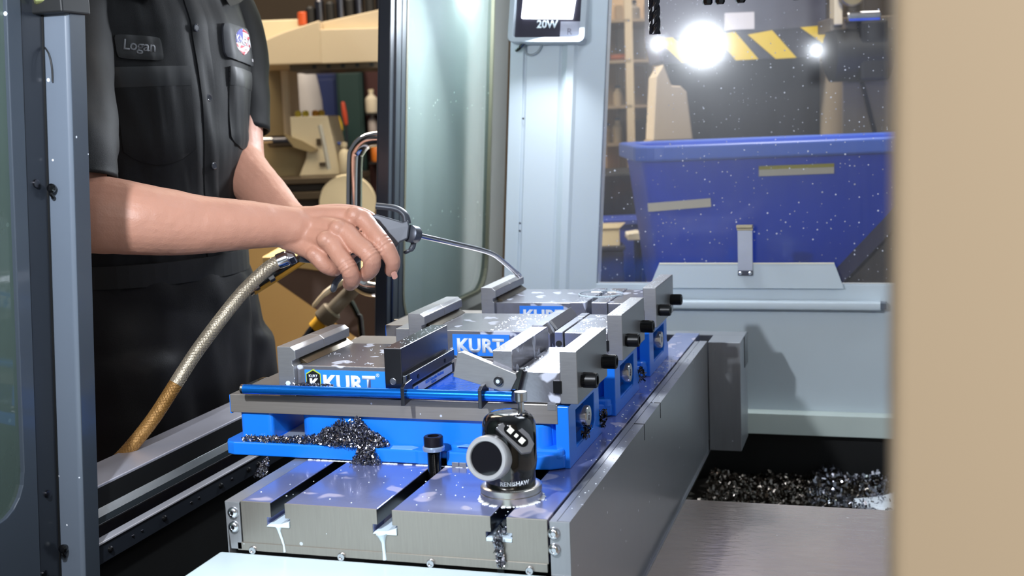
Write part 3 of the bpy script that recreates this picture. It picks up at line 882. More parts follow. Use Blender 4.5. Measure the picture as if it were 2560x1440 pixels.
        # open centre: chamfered nose of the jaw body and two low plates
        MB().prism([(0.030, 0.0772), (0.030, 0.110), (0.037, 0.1195), (0.052, 0.1195), (0.062, 0.107), (0.062, 0.0772)], 'y', ya + 0.02, yb - 0.004).build('jaw_nose', wet_steel, v, bevel=0.0008)
        MB().prism([(0.0525, 0.1200), (0.0625, 0.1075), (0.0655, 0.1095), (0.0555, 0.1222)], 'y', ya + 0.05, yb + 0.01).build('nose_plate', steel, v, bevel=0.0005)
        MB().box(0.0735, 0.0855, ya + 0.0, yb - 0.03, 0.0772, 0.1145).build('centre_jaw', wet_steel, v, bevel=0.0008)
        MB().box(0.0735, 0.0855, yb - 0.027, yb + 0.004, 0.0772, 0.1145).build('centre_jaw', wet_steel, v, bevel=0.0008)
        MB().lathe([(0.0042, 0), (0.0042, 0.0008), (0, 0.0008)], (0.0795, ya - 0.0004, 0.0985), (0, -1, 0), 14).build('jaw_hole', matte_black, v)
        MB().box(xl - 0.030, xl, ya + 0.020, yb - 0.03, 0.0772, 0.112).build('jaw_carrier', steel, v, bevel=0.001)
    else:
        for a, b in ((0.0323, 0.0566), (0.0662, 0.0909)):
            MB().box(a, b, ya - 0.001, yb - 0.045, 0.0772, 0.1150).build('centre_jaw', wet_steel, v, bevel=0.0008)
            MB().box(a, b, yb - 0.043, yb + 0.001, 0.0772, 0.1150).build('centre_jaw', wet_steel, v, bevel=0.0008)
        MB().lathe([(0.036, 0), (0.036, 0.0015), (0.0345, 0.0018), (0.0345, 0)], (0.061, yc + 0.01, 0.1150), (0, 0, 1), 32, False).build('clamp_ring', coolant, v, smooth=True)
    if idx == 0:
        for kx in (0.0165, 0.0257):
            MB().box(kx, kx + 0.0085, yf - 0.003, yf + 0.01, 0.0, 0.0062).build('table_key', steel, v, bevel=0.0003)
    return v


V1 = vise(0, 0.178, 'nearest blue vise, with the hex badge, a chip pile and the blue rod before it', -0.2085, (-0.187, -0.0675, -0.1765, -0.0705, -0.1185), (0.0935,), (-0.038, 0.092))
V2 = vise(1, 0.430, 'middle blue vise, between the chip-strewn front vise and the one under the nozzle tip', -0.1365, (-0.115, 0.030, -0.0745, 0.0085, -0.0345), (0.0865,), (0.03, 0.09))
V3 = vise(2, 0.682, 'farthest blue vise, whose left jaw the blow gun nozzle touches', -0.1125, (-0.091, 0.0315, -0.0515, 0.020, -0.012), (0.0912,), (0.03, 0.09))

# ------------------------------------------------------------------ work stop in front of the nearest vise
ws = thing('work_stop', 'thin bright blue rod with two steel brackets lying before the nearest vise', 'work stop', (-0.08, 0.166, 0.085))
MB().tube([(-0.2515, 0.1635, 0.0862), (0.094, 0.1635, 0.0872)], 0.0059, 20).build('rod', rod_blue, ws, smooth=True)
MB().lathe([(0.0062, 0), (0.0062, 0.003), (0.005, 0.0042), (0, 0.0042)], (-0.2510, 0.1635, 0.0862), (-1, 0, 0), 18).build('end_cap', bright_steel, ws, smooth=True)
for bx in (-0.0395, 0.0560):
    MB().prism([(0.1515, 0.0745), (0.1790, 0.0775), (0.1790, 0.1010), (0.158, 0.0995), (0.1515, 0.0965)], 'x', bx, bx + 0.0046).build('bracket', dark_steel, ws, bevel=0.0006)
MB().prism([(0.0205, 0.1075), (0.0275, 0.1365), (0.0335, 0.1375), (0.0975, 0.1130), (0.0985, 0.1080), (0.0905, 0.0925), (0.083, 0.0905)], 'y', 0.1685, 0.1765).build('stop_arm', steel, ws, bevel=0.0008)
MB().lathe([(0.0055, 0), (0.0055, 0.003), (0.0045, 0.004), (0.0025, 0.0042), (0, 0.003)], (0.0765, 0.1685, 0.1040), (0, -1, 0), 20).build('arm_bolt', dark_steel, ws, smooth=True)
MB().lathe([(0.003, 0.0), (0.002, 0.001), (0, 0.0012)], (0.0765, 0.1650, 0.1040), (0, -1, 0), 14).build('bolt_dimple', coolant, ws, smooth=True)
MB().prism([(0.088, 0.088), (0.098, 0.0895), (0.106, 0.118), (0.101, 0.119)], 'y', 0.1700, 0.1790).build('lock_lever', gloss_black, ws, bevel=0.0006)

# ------------------------------------------------------------------ clamping stud in the middle T slot
cb = thing('clamp_bolt', 'black socket head bolt with a wet washer holding down the nearest vise flange', 'bolt', (-0.0018, 0.152, -0.02))
MB().lathe([(0.0115, 0.0285), (0.0115, 0.0388), (0.0105, 0.0398), (0.0068, 0.0398), (0.0066, 0.033), (0, 0.033)], (-0.0018, 0.1535, 0), (0, 0, 1), 6 * 6).build('bolt_head', bolt_m, cb, smooth=True)
MB().lathe([(0.0078, 0.0225), (0.0128, 0.0228), (0.0132, 0.0245), (0.0132, 0.0268), (0.0122, 0.0282), (0.0078, 0.0284)], (-0.0018, 0.1535, 0), (0, 0, 1), 32).build('washer', pm('wet_washer', (150, 166, 190), 0.2, 0.4, coat=0.5), cb, smooth=True)
th = []
for i in range(34):
    z = -0.0165 + 0.00118 * i
    th += [(0.0074, z), (0.0081, z + 0.0006)]
MB().lathe(th + [(0.0078, 0.0235)], (-0.0018, 0.1535, 0), (0, 0, 1), 24).build('threaded_stud', gloss_black, cb, smooth=True, angle=80)

# ------------------------------------------------------------------ tool-setting probe on its magnetic base
pb = thing('tool_probe', 'black tool setting probe with white ringed lens on a round steel base', 'probe', (0.1195, 0.064, 0.0))
PX, PY = 0.1195, 0.064
base_m = pm('turned_steel', (206, 202, 194), 0.26, 1.0, stretch=(1, 1, 30), var=0.05)
MB().lathe([(0.0335, 0.0), (0.0335, 0.0078), (0.0325, 0.0082)], (PX, PY, 0.0003), (0, 0, 1), 48).build('base_ring', base_m, pb, smooth=True)
MB().lathe([(0.0322, 0.0082), (0.0322, 0.0090), (0.0332, 0.0093), (0.0332, 0.0150), (0.0310, 0.0162), (0.0275, 0.0162)], (PX, PY, 0.0003), (0, 0, 1), 48).build('base_ring', base_m, pb, smooth=True)
body_p = [(0.0262, 0.0160), (0.0268, 0.0175), (0.0268, 0.030), (0.0280, 0.034), (0.0290, 0.042), (0.0292, 0.074), (0.0286, 0.082), (0.0262, 0.0890), (0.0205, 0.0935), (0.012, 0.0945), (0.0, 0.0945)]
MB().lathe(body_p, (PX, PY, 0), (0, 0, 1), 56).build('probe_body', gloss_black, pb, smooth=True, angle=50)
# lens ring
ln = Vector((-0.10, -0.985, 0.14)).normalized()
lc = Vector((PX - 0.0118, PY - 0.0125, 0.0495))
lens_ring = pm('silver_lens_ring', (190, 190, 192), 0.35, 0.5)
MB().lathe([(0.0215, 0), (0.0236, 0.002), (0.0240, 0.008), (0.0240, 0.0225), (0.0232, 0.0252), (0.0222, 0.0262), (0.0188, 0.0262), (0.0180, 0.0252), (0.0178, 0.0225)], lc, ln, 56, False).build('lens_ring', lens_ring, pb, smooth=True, angle=40)
MB().lathe([(0.0180, 0.018), (0.0180, 0.0238), (0.012, 0.0243), (0, 0.0246)], lc, ln, 48).build('lens', pm('lens_glass', (8, 8, 14), 0.06, 0.0, coat=1.0), pb, smooth=True)
# window plate with two white diodes
wn = Vector((0.42, -0.72, 0.50)).normalized()
wr = Vector((0.62, 0.05, -0.60)); wr = (wr - wn * wr.dot(wn)).normalized()
wu = wn.cross(wr)
wo = Vector((PX + 0.0145, PY - 0.0245, 0.0745)) + wn * 0.0015
WM0 = 1.13
WM = Matrix(((wr.x, wu.x, wn.x, wo.x), (wr.y, wu.y, wn.y, wo.y), (wr.z, wu.z, wn.z, wo.z), (0, 0, 0, 1))) @ Matrix.Diagonal((WM0, WM0, 1, 1))


def stad(L, r, n=8):
    out = []
    for i in range(n + 1):
        a = -PI / 2 + PI * i / n
        out.append((L / 2 + r * math.cos(a), r * math.sin(a)))
    for i in range(n + 1):
        a = PI / 2 + PI * i / n
        out.append((-L / 2 + r * math.cos(a), r * math.sin(a)))
    return out


x = MB().prism([(-0.0185, -0.0068), (0.0150, -0.0088), (0.0205, -0.002), (0.0175, 0.0062), (0.008, 0.0098), (-0.008, 0.0098), (-0.0165, 0.0050)], 'z', -0.004, 0.0018)
x.tf(WM).build('window_plate', pm('pewter_plate', (132, 132, 136), 0.34, 0.7), pb, bevel=0.0007)
MB().prism(stad(0.0165, 0.0052), 'z', 0.0016, 0.0022).tf(WM).build('window_slot', gloss_black, pb)
diode = pm('white_diode', (232, 230, 218), 0.4)
for dx, s in ((-0.0068, 1), (0.0072, 1), (0.0003, 0.65)):
    MB().box(dx - 0.0026 * s, dx + 0.0026 * s, -0.0028 * s, 0.0028 * s, 0.0020, 0.0030).tf(WM).build('diode', diode, pb, bevel=0.0004)
MB().lathe([(0.0033, 0.0935), (0.0033, 0.1035), (0.003, 0.106)], (PX + 0.0125, PY + 0.006, 0), (0, 0, 1), 18).build('stylus_stem', bright_steel, pb, smooth=True)
MB().lathe([(0.0062, 0.1052), (0.0072, 0.1060), (0.0072, 0.1148), (0.0064, 0.1156), (0, 0.1156)], (PX + 0.0125, PY + 0.006, 0), (0, 0, 1), 28).build('stylus_disc', bright_steel, pb, smooth=True, angle=30)


def wrap(co):
    R = 0.02705
    a = math.radians(-63) + co.x / R
    rr_ = R + co.z
    return Vector((PX + rr_ * math.cos(a), PY + rr_ * math.sin(a), 0.0228 + co.y))


text('lettering', 'RENISHAW', 0.0063, wrap, label_white, pb, bold=0.00022, spacing=1.05)

# ------------------------------------------------------------------ swarf on the vise flange
rnd = random.Random(11)
sw = MB()


def heap(r):
    u = r.random()
    if u < 0.56:        # the mound
        a = r.uniform(0, 2 * PI); q = math.sqrt(r.random())
        x = -0.112 + 0.044 * q * math.cos(a) - 0.012 * max(0, -math.cos(a)); y = 0.1760 + 0.016 * q * math.sin(a)
        top = 0.036 * (1 - q ** 1.5) * (0.85 + 0.3 * noise.noise(Vector((x * 60, y * 60, 1))))
        if y > 0.1825:
            y = 0.1825
        return (x, y, 0.0195 + top * r.random() ** 0.35)
    if u < 0.86:        # the tail along the flange
        x = r.uniform(-0.262, -0.12); y = 0.174 + r.uniform(-0.007, 0.011)
        k = 0.0035 + 0.012 * max(0, (x + 0.20) / 0.08)
        return (x, y, 0.0190 + r.random() * k)
    if u < 0.96:        # spilling over the front edge on to the table
        t = r.random()
        x = -0.092 + r.uniform(-0.016, 0.016) * (0.6 + 0.6 * t)
        return (x, 0.1625 - 0.012 * t * r.random(), 0.020 - 0.019 * t)
    return (r.uniform(-0.20, -0.17), 0.175, 0.093 - 0.010 * r.random()) if r.random() < 0.6 else (-0.155 + r.uniform(-0.02, 0.02), 0.171, 0.0925)


flakes(sw, 9000, heap, 0.0034, rnd)
tag(sw.build('swarf_pile', chip_m), 'heap of bright curled metal chips spilled along the nearest vise flange', 'chips', kind='stuff')
sw = MB()


def strands(r):
    t = r.random()
    return (-0.232 + r.uniform(-0.009, 0.009) * (0.3 + t), 0.155 + r.uniform(-0.006, 0.004) - 0.006 * t, -0.002 - 0.026 * t) if True else None


flakes(sw, 420, lambda r: (-0.2235 + r.uniform(-0.008, 0.008) * (0.25 + (t := r.random())) - 0.004 * t, 0.158 - 0.012 * t, 0.001 - 0.020 * t), 0.0040, rnd)
tag(sw.build('swarf_strand', chip_m), 'dangling tuft of pale chips below the left end of the nearest vise flange', 'chips', kind='stuff')
sw = MB()
flakes(sw, 260, lambda r: (0.1245 + r.uniform(-0.004, 0.004) + 0.002 * (t := r.random()), -0.0028 - 0.002 * r.random(), -0.020 - 0.032 * t), 0.0042, rnd)
flakes(sw, 90, lambda r: (0.1245 + r.uniform(-0.006, 0.006), 0.004 + 0.03 * r.random(), -0.022 + 0.006 * r.random()), 0.0042, rnd)
tag(sw.build('slot_swarf', chip_m), 'string of chips hanging out of the right T slot below the probe', 'chips', kind='stuff')
sw = MB()
flakes(sw, 60, lambda r: (0.158 + r.uniform(-0.004, 0.004), 0.345 + r.uniform(-0.012, 0.006), 0.010 + 0.02 * r.random()), 0.006, rnd)
flakes(sw, 40, lambda r: (0.159 + r.uniform(-0.003, 0.003), 0.245 + r.uniform(-0.01, 0.01), 0.020 + 0.012 * r.random()), 0.006, rnd)
flakes(sw, 50, lambda r: (0.158 + r.uniform(-0.004, 0.004), 0.600 + r.uniform(-0.012, 0.008), 0.010 + 0.02 * r.random()), 0.006, rnd)
tag(sw.build('dark_swarf', pm('wet_dark_swarf', (70, 66, 66), 0.25, 1.0)), 'dark stringy chips caught at the right ends of the blue vises', 'chips', kind='stuff')

# droplets of coolant on the jaws, the vise tops and the table
rnd = random.Random(3)
drop_m = pm('droplet', (232, 238, 246), 0.05, 0.0, coat=1.0)


def droplets(parent, n, spots):
    dr = MB()
    for i in range(n):
        x0, x1, y0, y1, z, r0, r1 = spots[i % len(spots)]
        v = bmesh.ops.create_icosphere(dr.bm, subdivisions=1, radius=rnd.uniform(r0, r1))['verts']
        bmesh.ops.transform(dr.bm, matrix=Matrix.Translation((rnd.uniform(x0, x1), rnd.uniform(y0, y1), z)) @ Matrix.Diagonal((1, 1, 0.6, 1)), verts=v)
    tag(dr.build('coolant_droplets', drop_m, parent, smooth=True), kind='stuff')


droplets(V1, 260, [(0.096, 0.145, 0.185, 0.33, 0.1137, 0.0006, 0.0016), (0.096, 0.145, 0.185, 0.33, 0.1137, 0.0006, 0.0012), (0.148, 0.166, 0.18, 0.33, 0.1387, 0.0005, 0.0010), (0.070, 0.090, 0.18, 0.33, 0.1387, 0.0006, 0.0013), (-0.066, -0.047, 0.178, 0.33, 0.1390, 0.0004, 0.0008), (-0.18, -0.07, 0.19, 0.32, 0.1137, 0.0004, 0.0009)])
droplets(V2, 220, [(-0.025, 0.028, 0.44, 0.57, 0.1137, 0.0006, 0.0018), (0.09, 0.145, 0.44, 0.57, 0.1137, 0.0006, 0.0018), (0.148, 0.166, 0.432, 0.58, 0.1387, 0.0005, 0.0012)])
droplets(V3, 110, [(0.035, 0.09, 0.69, 0.83, 0.1152, 0.0006, 0.0014), (0.148, 0.166, 0.684, 0.83, 0.1387, 0.0005, 0.0011)])
droplets(tb, 170, [(-0.165, 0.17, 0.006, 0.15, 0.0002, 0.0004, 0.0011), (0.16, 0.178, 0.2, 0.9, 0.0002, 0.0006, 0.0016), (0.19, 0.199, 0.0, 0.9, -0.0002, 0.0005, 0.0012)])

# foam round the foot of the probe and of the front flange
fm = MB()
for i in range(90):
    a = rnd.uniform(0, 2 * PI)
    drop_r = rnd.uniform(0.0008, 0.002)
    v = bmesh.ops.create_icosphere(fm.bm, subdivisions=1, radius=drop_r)['verts']
    bmesh.ops.transform(fm.bm, matrix=Matrix.Translation((PX + 0.0345 * math.cos(a), PY + 0.0345 * math.sin(a), 0.0003)) @ Matrix.Diagonal((1.6, 1.6, 0.5, 1)), verts=v)
for i in range(160):
    xx = rnd.uniform(-0.168, 0.11)
    v = bmesh.ops.create_icosphere(fm.bm, subdivisions=1, radius=rnd.uniform(0.0008, 0.0018))['verts']
    bmesh.ops.transform(fm.bm, matrix=Matrix.Translation((xx, 0.1635, 0.0004)) @ Matrix.Diagonal((2.2, 1.2, 0.6, 1)), verts=v)
tag(fm.build('coolant_foam', foam, smooth=True), 'thin white line of coolant foam along the vise flange and probe base', 'foam', kind='stuff')

# ------------------------------------------------------------------ end mill in the spindle
em = thing('end_mill', 'black helical end mill hanging point down from the spindle', 'cutting tool', (0.189, 0.6, 0.56))
n, tw = 36, 20
rings = []
for k in range(61):
    z = 0.5125 + 0.20 * k / 60
    a0 = 2 * PI * (z - 0.5125) / 0.052
    ring = []
    for i in range(n):
        a = 2 * PI * i / n
        ph = (3 * a) % (2 * PI)
        r = 0.0082 * (0.66 + 0.34 * (1 if ph < 2.6 else max(0, 1 - (ph - 2.6) / 1.2) if ph < 3.8 else (ph - 3.8) / 2.49))
        ring.append(Vector((0.189 + r * math.cos(a + a0), 0.6 + r * math.sin(a + a0), z)))
    rings.append(ring)
MB().loft(rings).build('flutes', pm('coated_carbide', (26, 25, 30), 0.28, 0.5), em, smooth=True, angle=50)
MB().lathe([(0.0095, 0), (0.0095, 0.05), (0.022, 0.06), (0.03, 0.09), (0.03, 0.16)], (0.189, 0.6, 0.705), (0, 0, 1), 32).build('tool_holder', black_oxide, em, smooth=True)

# lower edge of the spindle head with its coolant nozzles
sh = thing('spindle_head', 'dark underside of the spindle head with small black nozzles at the top edge', 'spindle', (0.30, 0.75, 0.75))
MB().box(0.20, 0.50, 0.70, 1.05, 0.613, 0.85).build('head_casting', dark_slate, sh, bevel=0.004)
MB().lathe([(0.045, 0), (0.06, 0.01), (0.06, 0.10)], (0.189, 0.6, 0.70), (0, 0, 1), 32).build('spindle_nose', dark_steel, sh, smooth=True)
for nx, ny in ((0.250, 0.70), (0.268, 0.70), (0.298, 0.70), (0.377, 0.71), (0.411, 0.71)):
    MB().lathe([(0.0055, 0), (0.0075, 0.003), (0.0075, 0.03)], (nx, ny, 0.5565), (0, 0, 1), 8).build('nozzle', gloss_black, sh, smooth=True)
    MB().lathe([(0.0045, 0), (0.0045, 0.03)], (nx, ny, 0.585), (0, 0, 1), 8).build('nozzle_stem', matte_black, sh)

# ------------------------------------------------------------------ flood lamp on the far column
fl = thing('flood_lamp', 'grey square flood lamp glowing white on the pale corner column', 'lamp', (-0.14, 1.255, 0.62))
LT = Matrix.Translation((-0.143, 1.243, 0.547)) @ Matrix.Rotation(math.radians(-10), 4, 'X') @ Matrix.Rotation(math.radians(3), 4, 'Y')


def lamp_part(mb, name, mat, **k):
    mb.tf(LT)
    return mb.build(name, mat, fl, **k)


lamp_grey = pm('lamp_grey_enamel', (176, 186, 194), 0.4)
lamp_part(MB().frame(rr(-0.079, 0.079, -0.001, 0.135, 0.012), rr(-0.068, 0.068, 0.0085, 0.126, 0.006), 'y', -0.012, 0.014), 'bezel', lamp_grey, bevel=0.0015)
lamp_part(MB().prism(rr(-0.0745, 0.0745, 0.004, 0.130, 0.008), 'y', 0.010, 0.032), 'housing', lamp_grey, bevel=0.002)
lamp_part(MB().box(-0.069, 0.069, 0.0075, 0.127, -0.004, 0.008).tf(Matrix.Identity(4)) if False else MB().prism(rr(-0.069, 0.069, 0.0075, 0.127, 0.005), 'y', 0.000, 0.008), 'face_plate', pm('lamp_face', (48, 46, 58), 0.3, coat=0.4))
lamp_part(MB().prism([(-0.055, 0.048), (0.050, 0.046), (0.058, 0.122), (-0.052, 0.122)], 'y', -0.006, 0.000), 'light_panel', pm('led_glow', (255, 255, 255), 0.5, emit=(235, 243, 255), estr=7.0), bevel=0.002)
me_l = text('rating', '20W', 0.021, LT @ plane_M((-0.002, -0.0004, 0.036), (1, 0, 0), (0, 0, 1)), pm('lamp_lettering', (214, 226, 232), 0.5), fl, bold=0.0006)
lamp_part(MB().box(0.026, 0.066, -0.0012, 0.0002, 0.0085, 0.042), 'sticker', pm('silver_sticker', (170, 172, 186), 0.4, 0.2, var=0.15, vscale=60))
text('sticker_mark', 'R', 0.018, LT @ plane_M((0.045, -0.0016, 0.021), (1, 0, 0), (0, 0, 1)), pm('sticker_ink', (110, 108, 120), 0.5), fl, bold=0.0004)
lamp_part(MB().box(-0.035, 0.05, 0.028, 0.046, 0.020, 0.10), 'mounting_foot', lamp_grey, bevel=0.002)
MB().tube(spline([(-0.190, 1.250, 0.551), (-0.197, 1.252, 0.545), (-0.205, 1.255, 0.539), (-0.212, 1.262, 0.5365)], 4), 0.0035, 10).build('cable_gland', gloss_black, fl, smooth=True)
MB().tube(spline([(-0.160, 1.27, 0.548), (-0.170, 1.272, 0.532), (-0.185, 1.273, 0.526), (-0.196, 1.274, 0.531), (-0.199, 1.2745, 0.545)], 4), 0.0022, 8).build('lamp_cable', pm('cable_grey', (150, 158, 164), 0.5), fl, smooth=True)

# ------------------------------------------------------------------ the shop beyond the door opening
def sbox(r0, r1, f0, f1, z0, z1):
    return MB().box(r0, r1, f0, f1, z0, z1, SHOP_M)


def spr(pts, f0, f1):
    return MB().prism(pts, 'y', f0, f1, SHOP_M)


beige = pm('machine_beige', (208, 190, 160), 0.5, var=0.05, vscale=3)
olive = pm('machine_olive_beige', (150, 132, 96), 0.55, var=0.1, vscale=3)
cream = pm('machine_cream', (220, 206, 174), 0.5)
tan = pm('machine_tan', (196, 160, 104), 0.5, var=0.08, vscale=2)
brown = pm('tray_brown', (98, 74, 62), 0.5, var=0.1, vscale=8)
greyb = pm('bed_grey_brown', (92, 80, 64), 0.4, 0.5)

mm_ = thing('milling_machine', 'beige milling machine with a broad overhead cover in the shop behind the worker', 'machine', shop(-0.75, 4.7, -0.93))
spr([(-0.96, 0.622), (-0.667, 0.620), (-0.667, 0.772), (-0.80, 0.735), (-0.96, 0.675)], 4.50, 5.10).build('head_cover', beige, mm_, bevel=0.004)
MB().prism([(-0.668, 4.50), (-0.30, 4.56), (-0.30, 5.10), (-0.668, 5.10)], 'z', 0.619, 0.74, SHOP_M).build('head_cover', beige, mm_, bevel=0.003)
spr([(-0.668, 0.735), (-0.30, 0.735), (-0.30, 0.835), (-0.668, 0.771)], 4.57, 5.10).build('cover_top', beige, mm_, bevel=0.003)
sbox(-0.96, -0.70, 4.75, 5.2, 0.66, 0.80).build('rear_cover', cream, mm_, bevel=0.004)
sbox(-0.79, -0.30, 4.54, 4.9, 0.599, 0.620).build('guide_rail', greyb, mm_)
for i in range(6):
    MB().lathe([(0.008, 0), (0.008, 0.006), (0, 0.006)], shop(-0.70 + 0.052 * i, 4.54, 0.611), (-SF.x * -1 * -1, -SF.y, 0), 10).build('rail_bolt', matte_black, mm_)
sbox(-1.05, -0.905, 5.0, 5.3, -0.4, 0.64).build('column', olive, mm_, bevel=0.004)
sbox(-0.905, -0.872, 4.97, 5.2, 0.15, 0.64).build('column_highlight', beige, mm_, bevel=0.01)  # lighter strip stands in for the highlight along the column
spr([(-0.79, 0.2135), (-0.635, 0.2135), (-0.648, 0.30), (-0.672, 0.434), (-0.812, 0.434), (-0.812, 0.36), (-0.755, 0.315), (-0.76, 0.28)], 4.60, 4.9).build('carriage', cream, mm_, bevel=0.004)
sbox(-0.718, -0.700, 4.594, 4.61, 0.325, 0.35).build('carriage_lock', greyb, mm_)
sbox(-0.712, -0.682, 4.594, 4.61, 0.248, 0.262).build('carriage_lock', greyb, mm_)
spr([(-1.0, 0.19), (-0.76, 0.19), (-0.76, 0.312), (-0.82, 0.36), (-1.0, 0.36)], 4.66, 5.0).build('saddle', olive, mm_, bevel=0.004)
MB().cyl(shop(-0.90, 4.62, 0.345), SR, 0.022, 0.10, 20, 0.004).build('chuck', dark_steel, mm_, smooth=True)
MB().cyl(shop(-0.93, 4.60, 0.352), SR, 0.012, 0.05, 16).build('spindle_bar', bright_steel, mm_, smooth=True)
MB().prism([(-0.835, 0.372), (-0.77, 0.345), (-0.715, 0.312), (-0.735, 0.300), (-0.80, 0.322)], 'y', 4.58, 4.62, SHOP_M).build('feed_arm', olive, mm_)
for z0, z1, nm in ((0.194, 0.214, greyb), (0.166, 0.190, pm('bed_dark', (52, 44, 36), 0.5)), (0.138, 0.164, greyb), (0.105, 0.136, MATS['bed_dark']), (0.078, 0.103, greyb)):
    sbox(-0.90, -0.56, 4.42 if nm is greyb else 4.45, 4.9, z0, z1).build('bed_way', nm, mm_, bevel=0.002)
sbox(-1.30, -0.55, 4.44, 4.95, -0.93, 0.077).build('lower_cover', tan, mm_, bevel=0.004)
MB().lathe([(0.018, 0), (0.018, 0.012), (0.03, 0.014), (0.080, 0.008), (0.098, 0.0), (0.104, 0.010), (0.100, 0.022), (0.086, 0.020), (0.02, 0.03), (0, 0.03)], shop(-0.592, 4.44, 0.118), -SF, 40).build('handwheel', cream, mm_, smooth=True)
MB().tube([shop(-0.66, 4.48, 0.24), shop(-0.672, 4.48, 0.33), shop(-0.684, 4.48, 0.40)], 0.008, 10).build('lever', pm('lever_grey', (186, 182, 170), 0.4, 0.3), mm_, smooth=True)

sb = thing('spray_bottle', 'white spray bottle standing on the far milling machine bed beside the pull handle', 'bottle', shop(-0.636, 4.6, 0.2145))
MB().lathe([(0.020, 0), (0.022, 0.004), (0.022, 0.075), (0.016, 0.088), (0.009, 0.094), (0.009, 0.102), (0.012, 0.102), (0.012, 0.118), (0, 0.12)], shop(-0.617, 4.60, 0.2145), (0, 0, 1), 20).build('bottle_body', cream, sb, smooth=True)
MB().tube([shop(-0.617, 4.60, 0.325), shop(-0.640, 4.60, 0.331)], 0.006, 8).build('spray_head', pm('spray_blue', (40, 70, 150), 0.4), sb, smooth=True)

bg_ = thing('waste_bag', 'pale grey plastic bag lining a dark bin between mill and blue cabinet', 'bag', shop(-0.98, 6.0, -0.93))
rings = []
for k, (z, r) in enumerate(((0.40, 0.078), (0.45, 0.082), (0.52, 0.079), (0.58, 0.074), (0.630, 0.068), (0.645, 0.062))):
    rings.append([shop(-0.982 + r * (1 + 0.07 * math.sin(5 * t + k)) * math.cos(t), 6.0 + r * math.sin(t), z) for t in [2 * PI * i / 28 for i in range(28)]])
MB().loft(rings).build('bag_skin', pm('bag_grey', (176, 172, 172), 0.45, var=0.1, vscale=8), bg_, smooth=True)
MB().lathe([(0.08, 0), (0.088, 0.7), (0.086, 1.345)], shop(-0.982, 6.0, -0.93), (0, 0, 1), 24).build('bin_body', matte_black, bg_, smooth=True)

for nm, lab, r0, r1, f0, z1, c in (('tool_cabinet', 'dark blue tool cabinet far back between the pale bag and the green board', -1.03, -0.884, 6.45, 0.66, (14, 34, 86)),
                                   ('partition_board', 'dark green board standing far back beside the red post', -0.880, -0.748, 6.40, 0.685, (18, 50, 48)),
                                   ('shelf_upright', 'dark red shelf upright at the edge of the open door leaf', -0.748, -0.60, 6.50, 0.72, (58, 18, 18))):
    tcab = thing(nm, lab, nm.split('_')[1], shop((r0 + r1) / 2, f0 + 0.1, -0.93))
    cm_ = pm(nm + '_paint', c, 0.5)
    sbox(r0, r1, f0, f0 + 0.25, -0.93, z1).build('carcass', cm_, tcab, bevel=0.004)
    sbox(r0 + 0.012, r1 - 0.012, f0 - 0.012, f0, -0.85, z1 - 0.03).build('front_panel', cm_, tcab, bevel=0.003)
    if nm == 'shelf_upright':
        for zz in (0.20, 0.335, 0.45):
            sbox(r0 + 0.02, r1, f0 - 0.16, f0 - 0.012, zz - 0.01, zz).build('shelf', matte_black, tcab)
for lab, r, z, c, s in (('white jug on the upper shelf of the dark red upright', -0.705, 0.45, (226, 214, 190), 1.0), ('grey jar on the middle shelf of the dark red upright', -0.705, 0.335, (170, 160, 156), 0.7), ('orange can on the lowest shelf of the dark red upright', -0.695, 0.20, (216, 120, 40), 0.8)):
    j = thing('shop_container', lab, 'container', shop(r, 6.40, z), 'containers on the red shelf')
    MB().lathe([(0.028 * s, 0), (0.032 * s, 0.008), (0.032 * s, 0.07), (0.018 * s, 0.088), (0.012 * s, 0.09), (0.012 * s, 0.105), (0, 0.105)], shop(r, 6.40, z), (0, 0, 1), 18).build('container_body', pm('cont_%d' % int(r * -1000 + z * 100), c, 0.4), j, smooth=True)
    MB().cyl(shop(r, 6.40, z + 0.104), (0, 0, 1), 0.014 * s, 0.015, 14).build('container_cap', cream, j)
# tools leaning before the boards
for lab, r, z0, z1, dr_, c in (('yellow handled tool standing on the dark bench before the green board', -0.842, 0.372, 0.43, -0.012, (214, 178, 30)), ('red tipped white tool behind the yellow one on the dark bench', -0.815, 0.40, 0.50, -0.01, (190, 70, 40))):
    t_ = thing('hand_tool', lab, 'tool', shop(r, 6.2, 0.245), 'tools on the dark bench')
    MB().tube([shop(r, 6.2, z0), shop(r + dr_ * 0.5, 6.2, (z0 + z1) / 2), shop(r + dr_, 6.2, z1)], [0.010, 0.013, 0.010], 10, 'round').build('grip', pm('grip_%d' % c[1], c, 0.5), t_, smooth=True)
    MB().tube([shop(r, 6.2, 0.2455), shop(r, 6.2, z0)], 0.006, 8).build('shank', dark_steel, t_)
for r, c in ((-0.800, (232, 206, 70)), (-0.772, (232, 206, 70)), (-0.735, (206, 140, 40)), (-0.712, (190, 150, 40))):
    MB().lathe([(0.010, 0.0), (0.013, 0.006), (0.013, 0.016), (0.008, 0.022), (0, 0.023)], shop(r, 4.72, 0.4335), (0, 0, 1), 14).build('stop_knob', pm('knob_%d' % c[1], c, 0.45), mm_, smooth=True)
wbk = thing('workbench', 'dark bench holding the tools before the far cabinets', 'bench', shop(-0.85, 6.2, -0.93))
sbox(-0.885, -0.755, 6.10, 6.36, 0.20, 0.245).build('bench_top', pm('bench_dark', (40, 30, 28), 0.6), wbk, bevel=0.004)
for r in (-0.88, -0.80):
    for f in (6.12, 6.32):
        sbox(r, r + 0.04, f, f + 0.03, -0.93, 0.20).build('leg', MATS['bench_dark'], wbk)

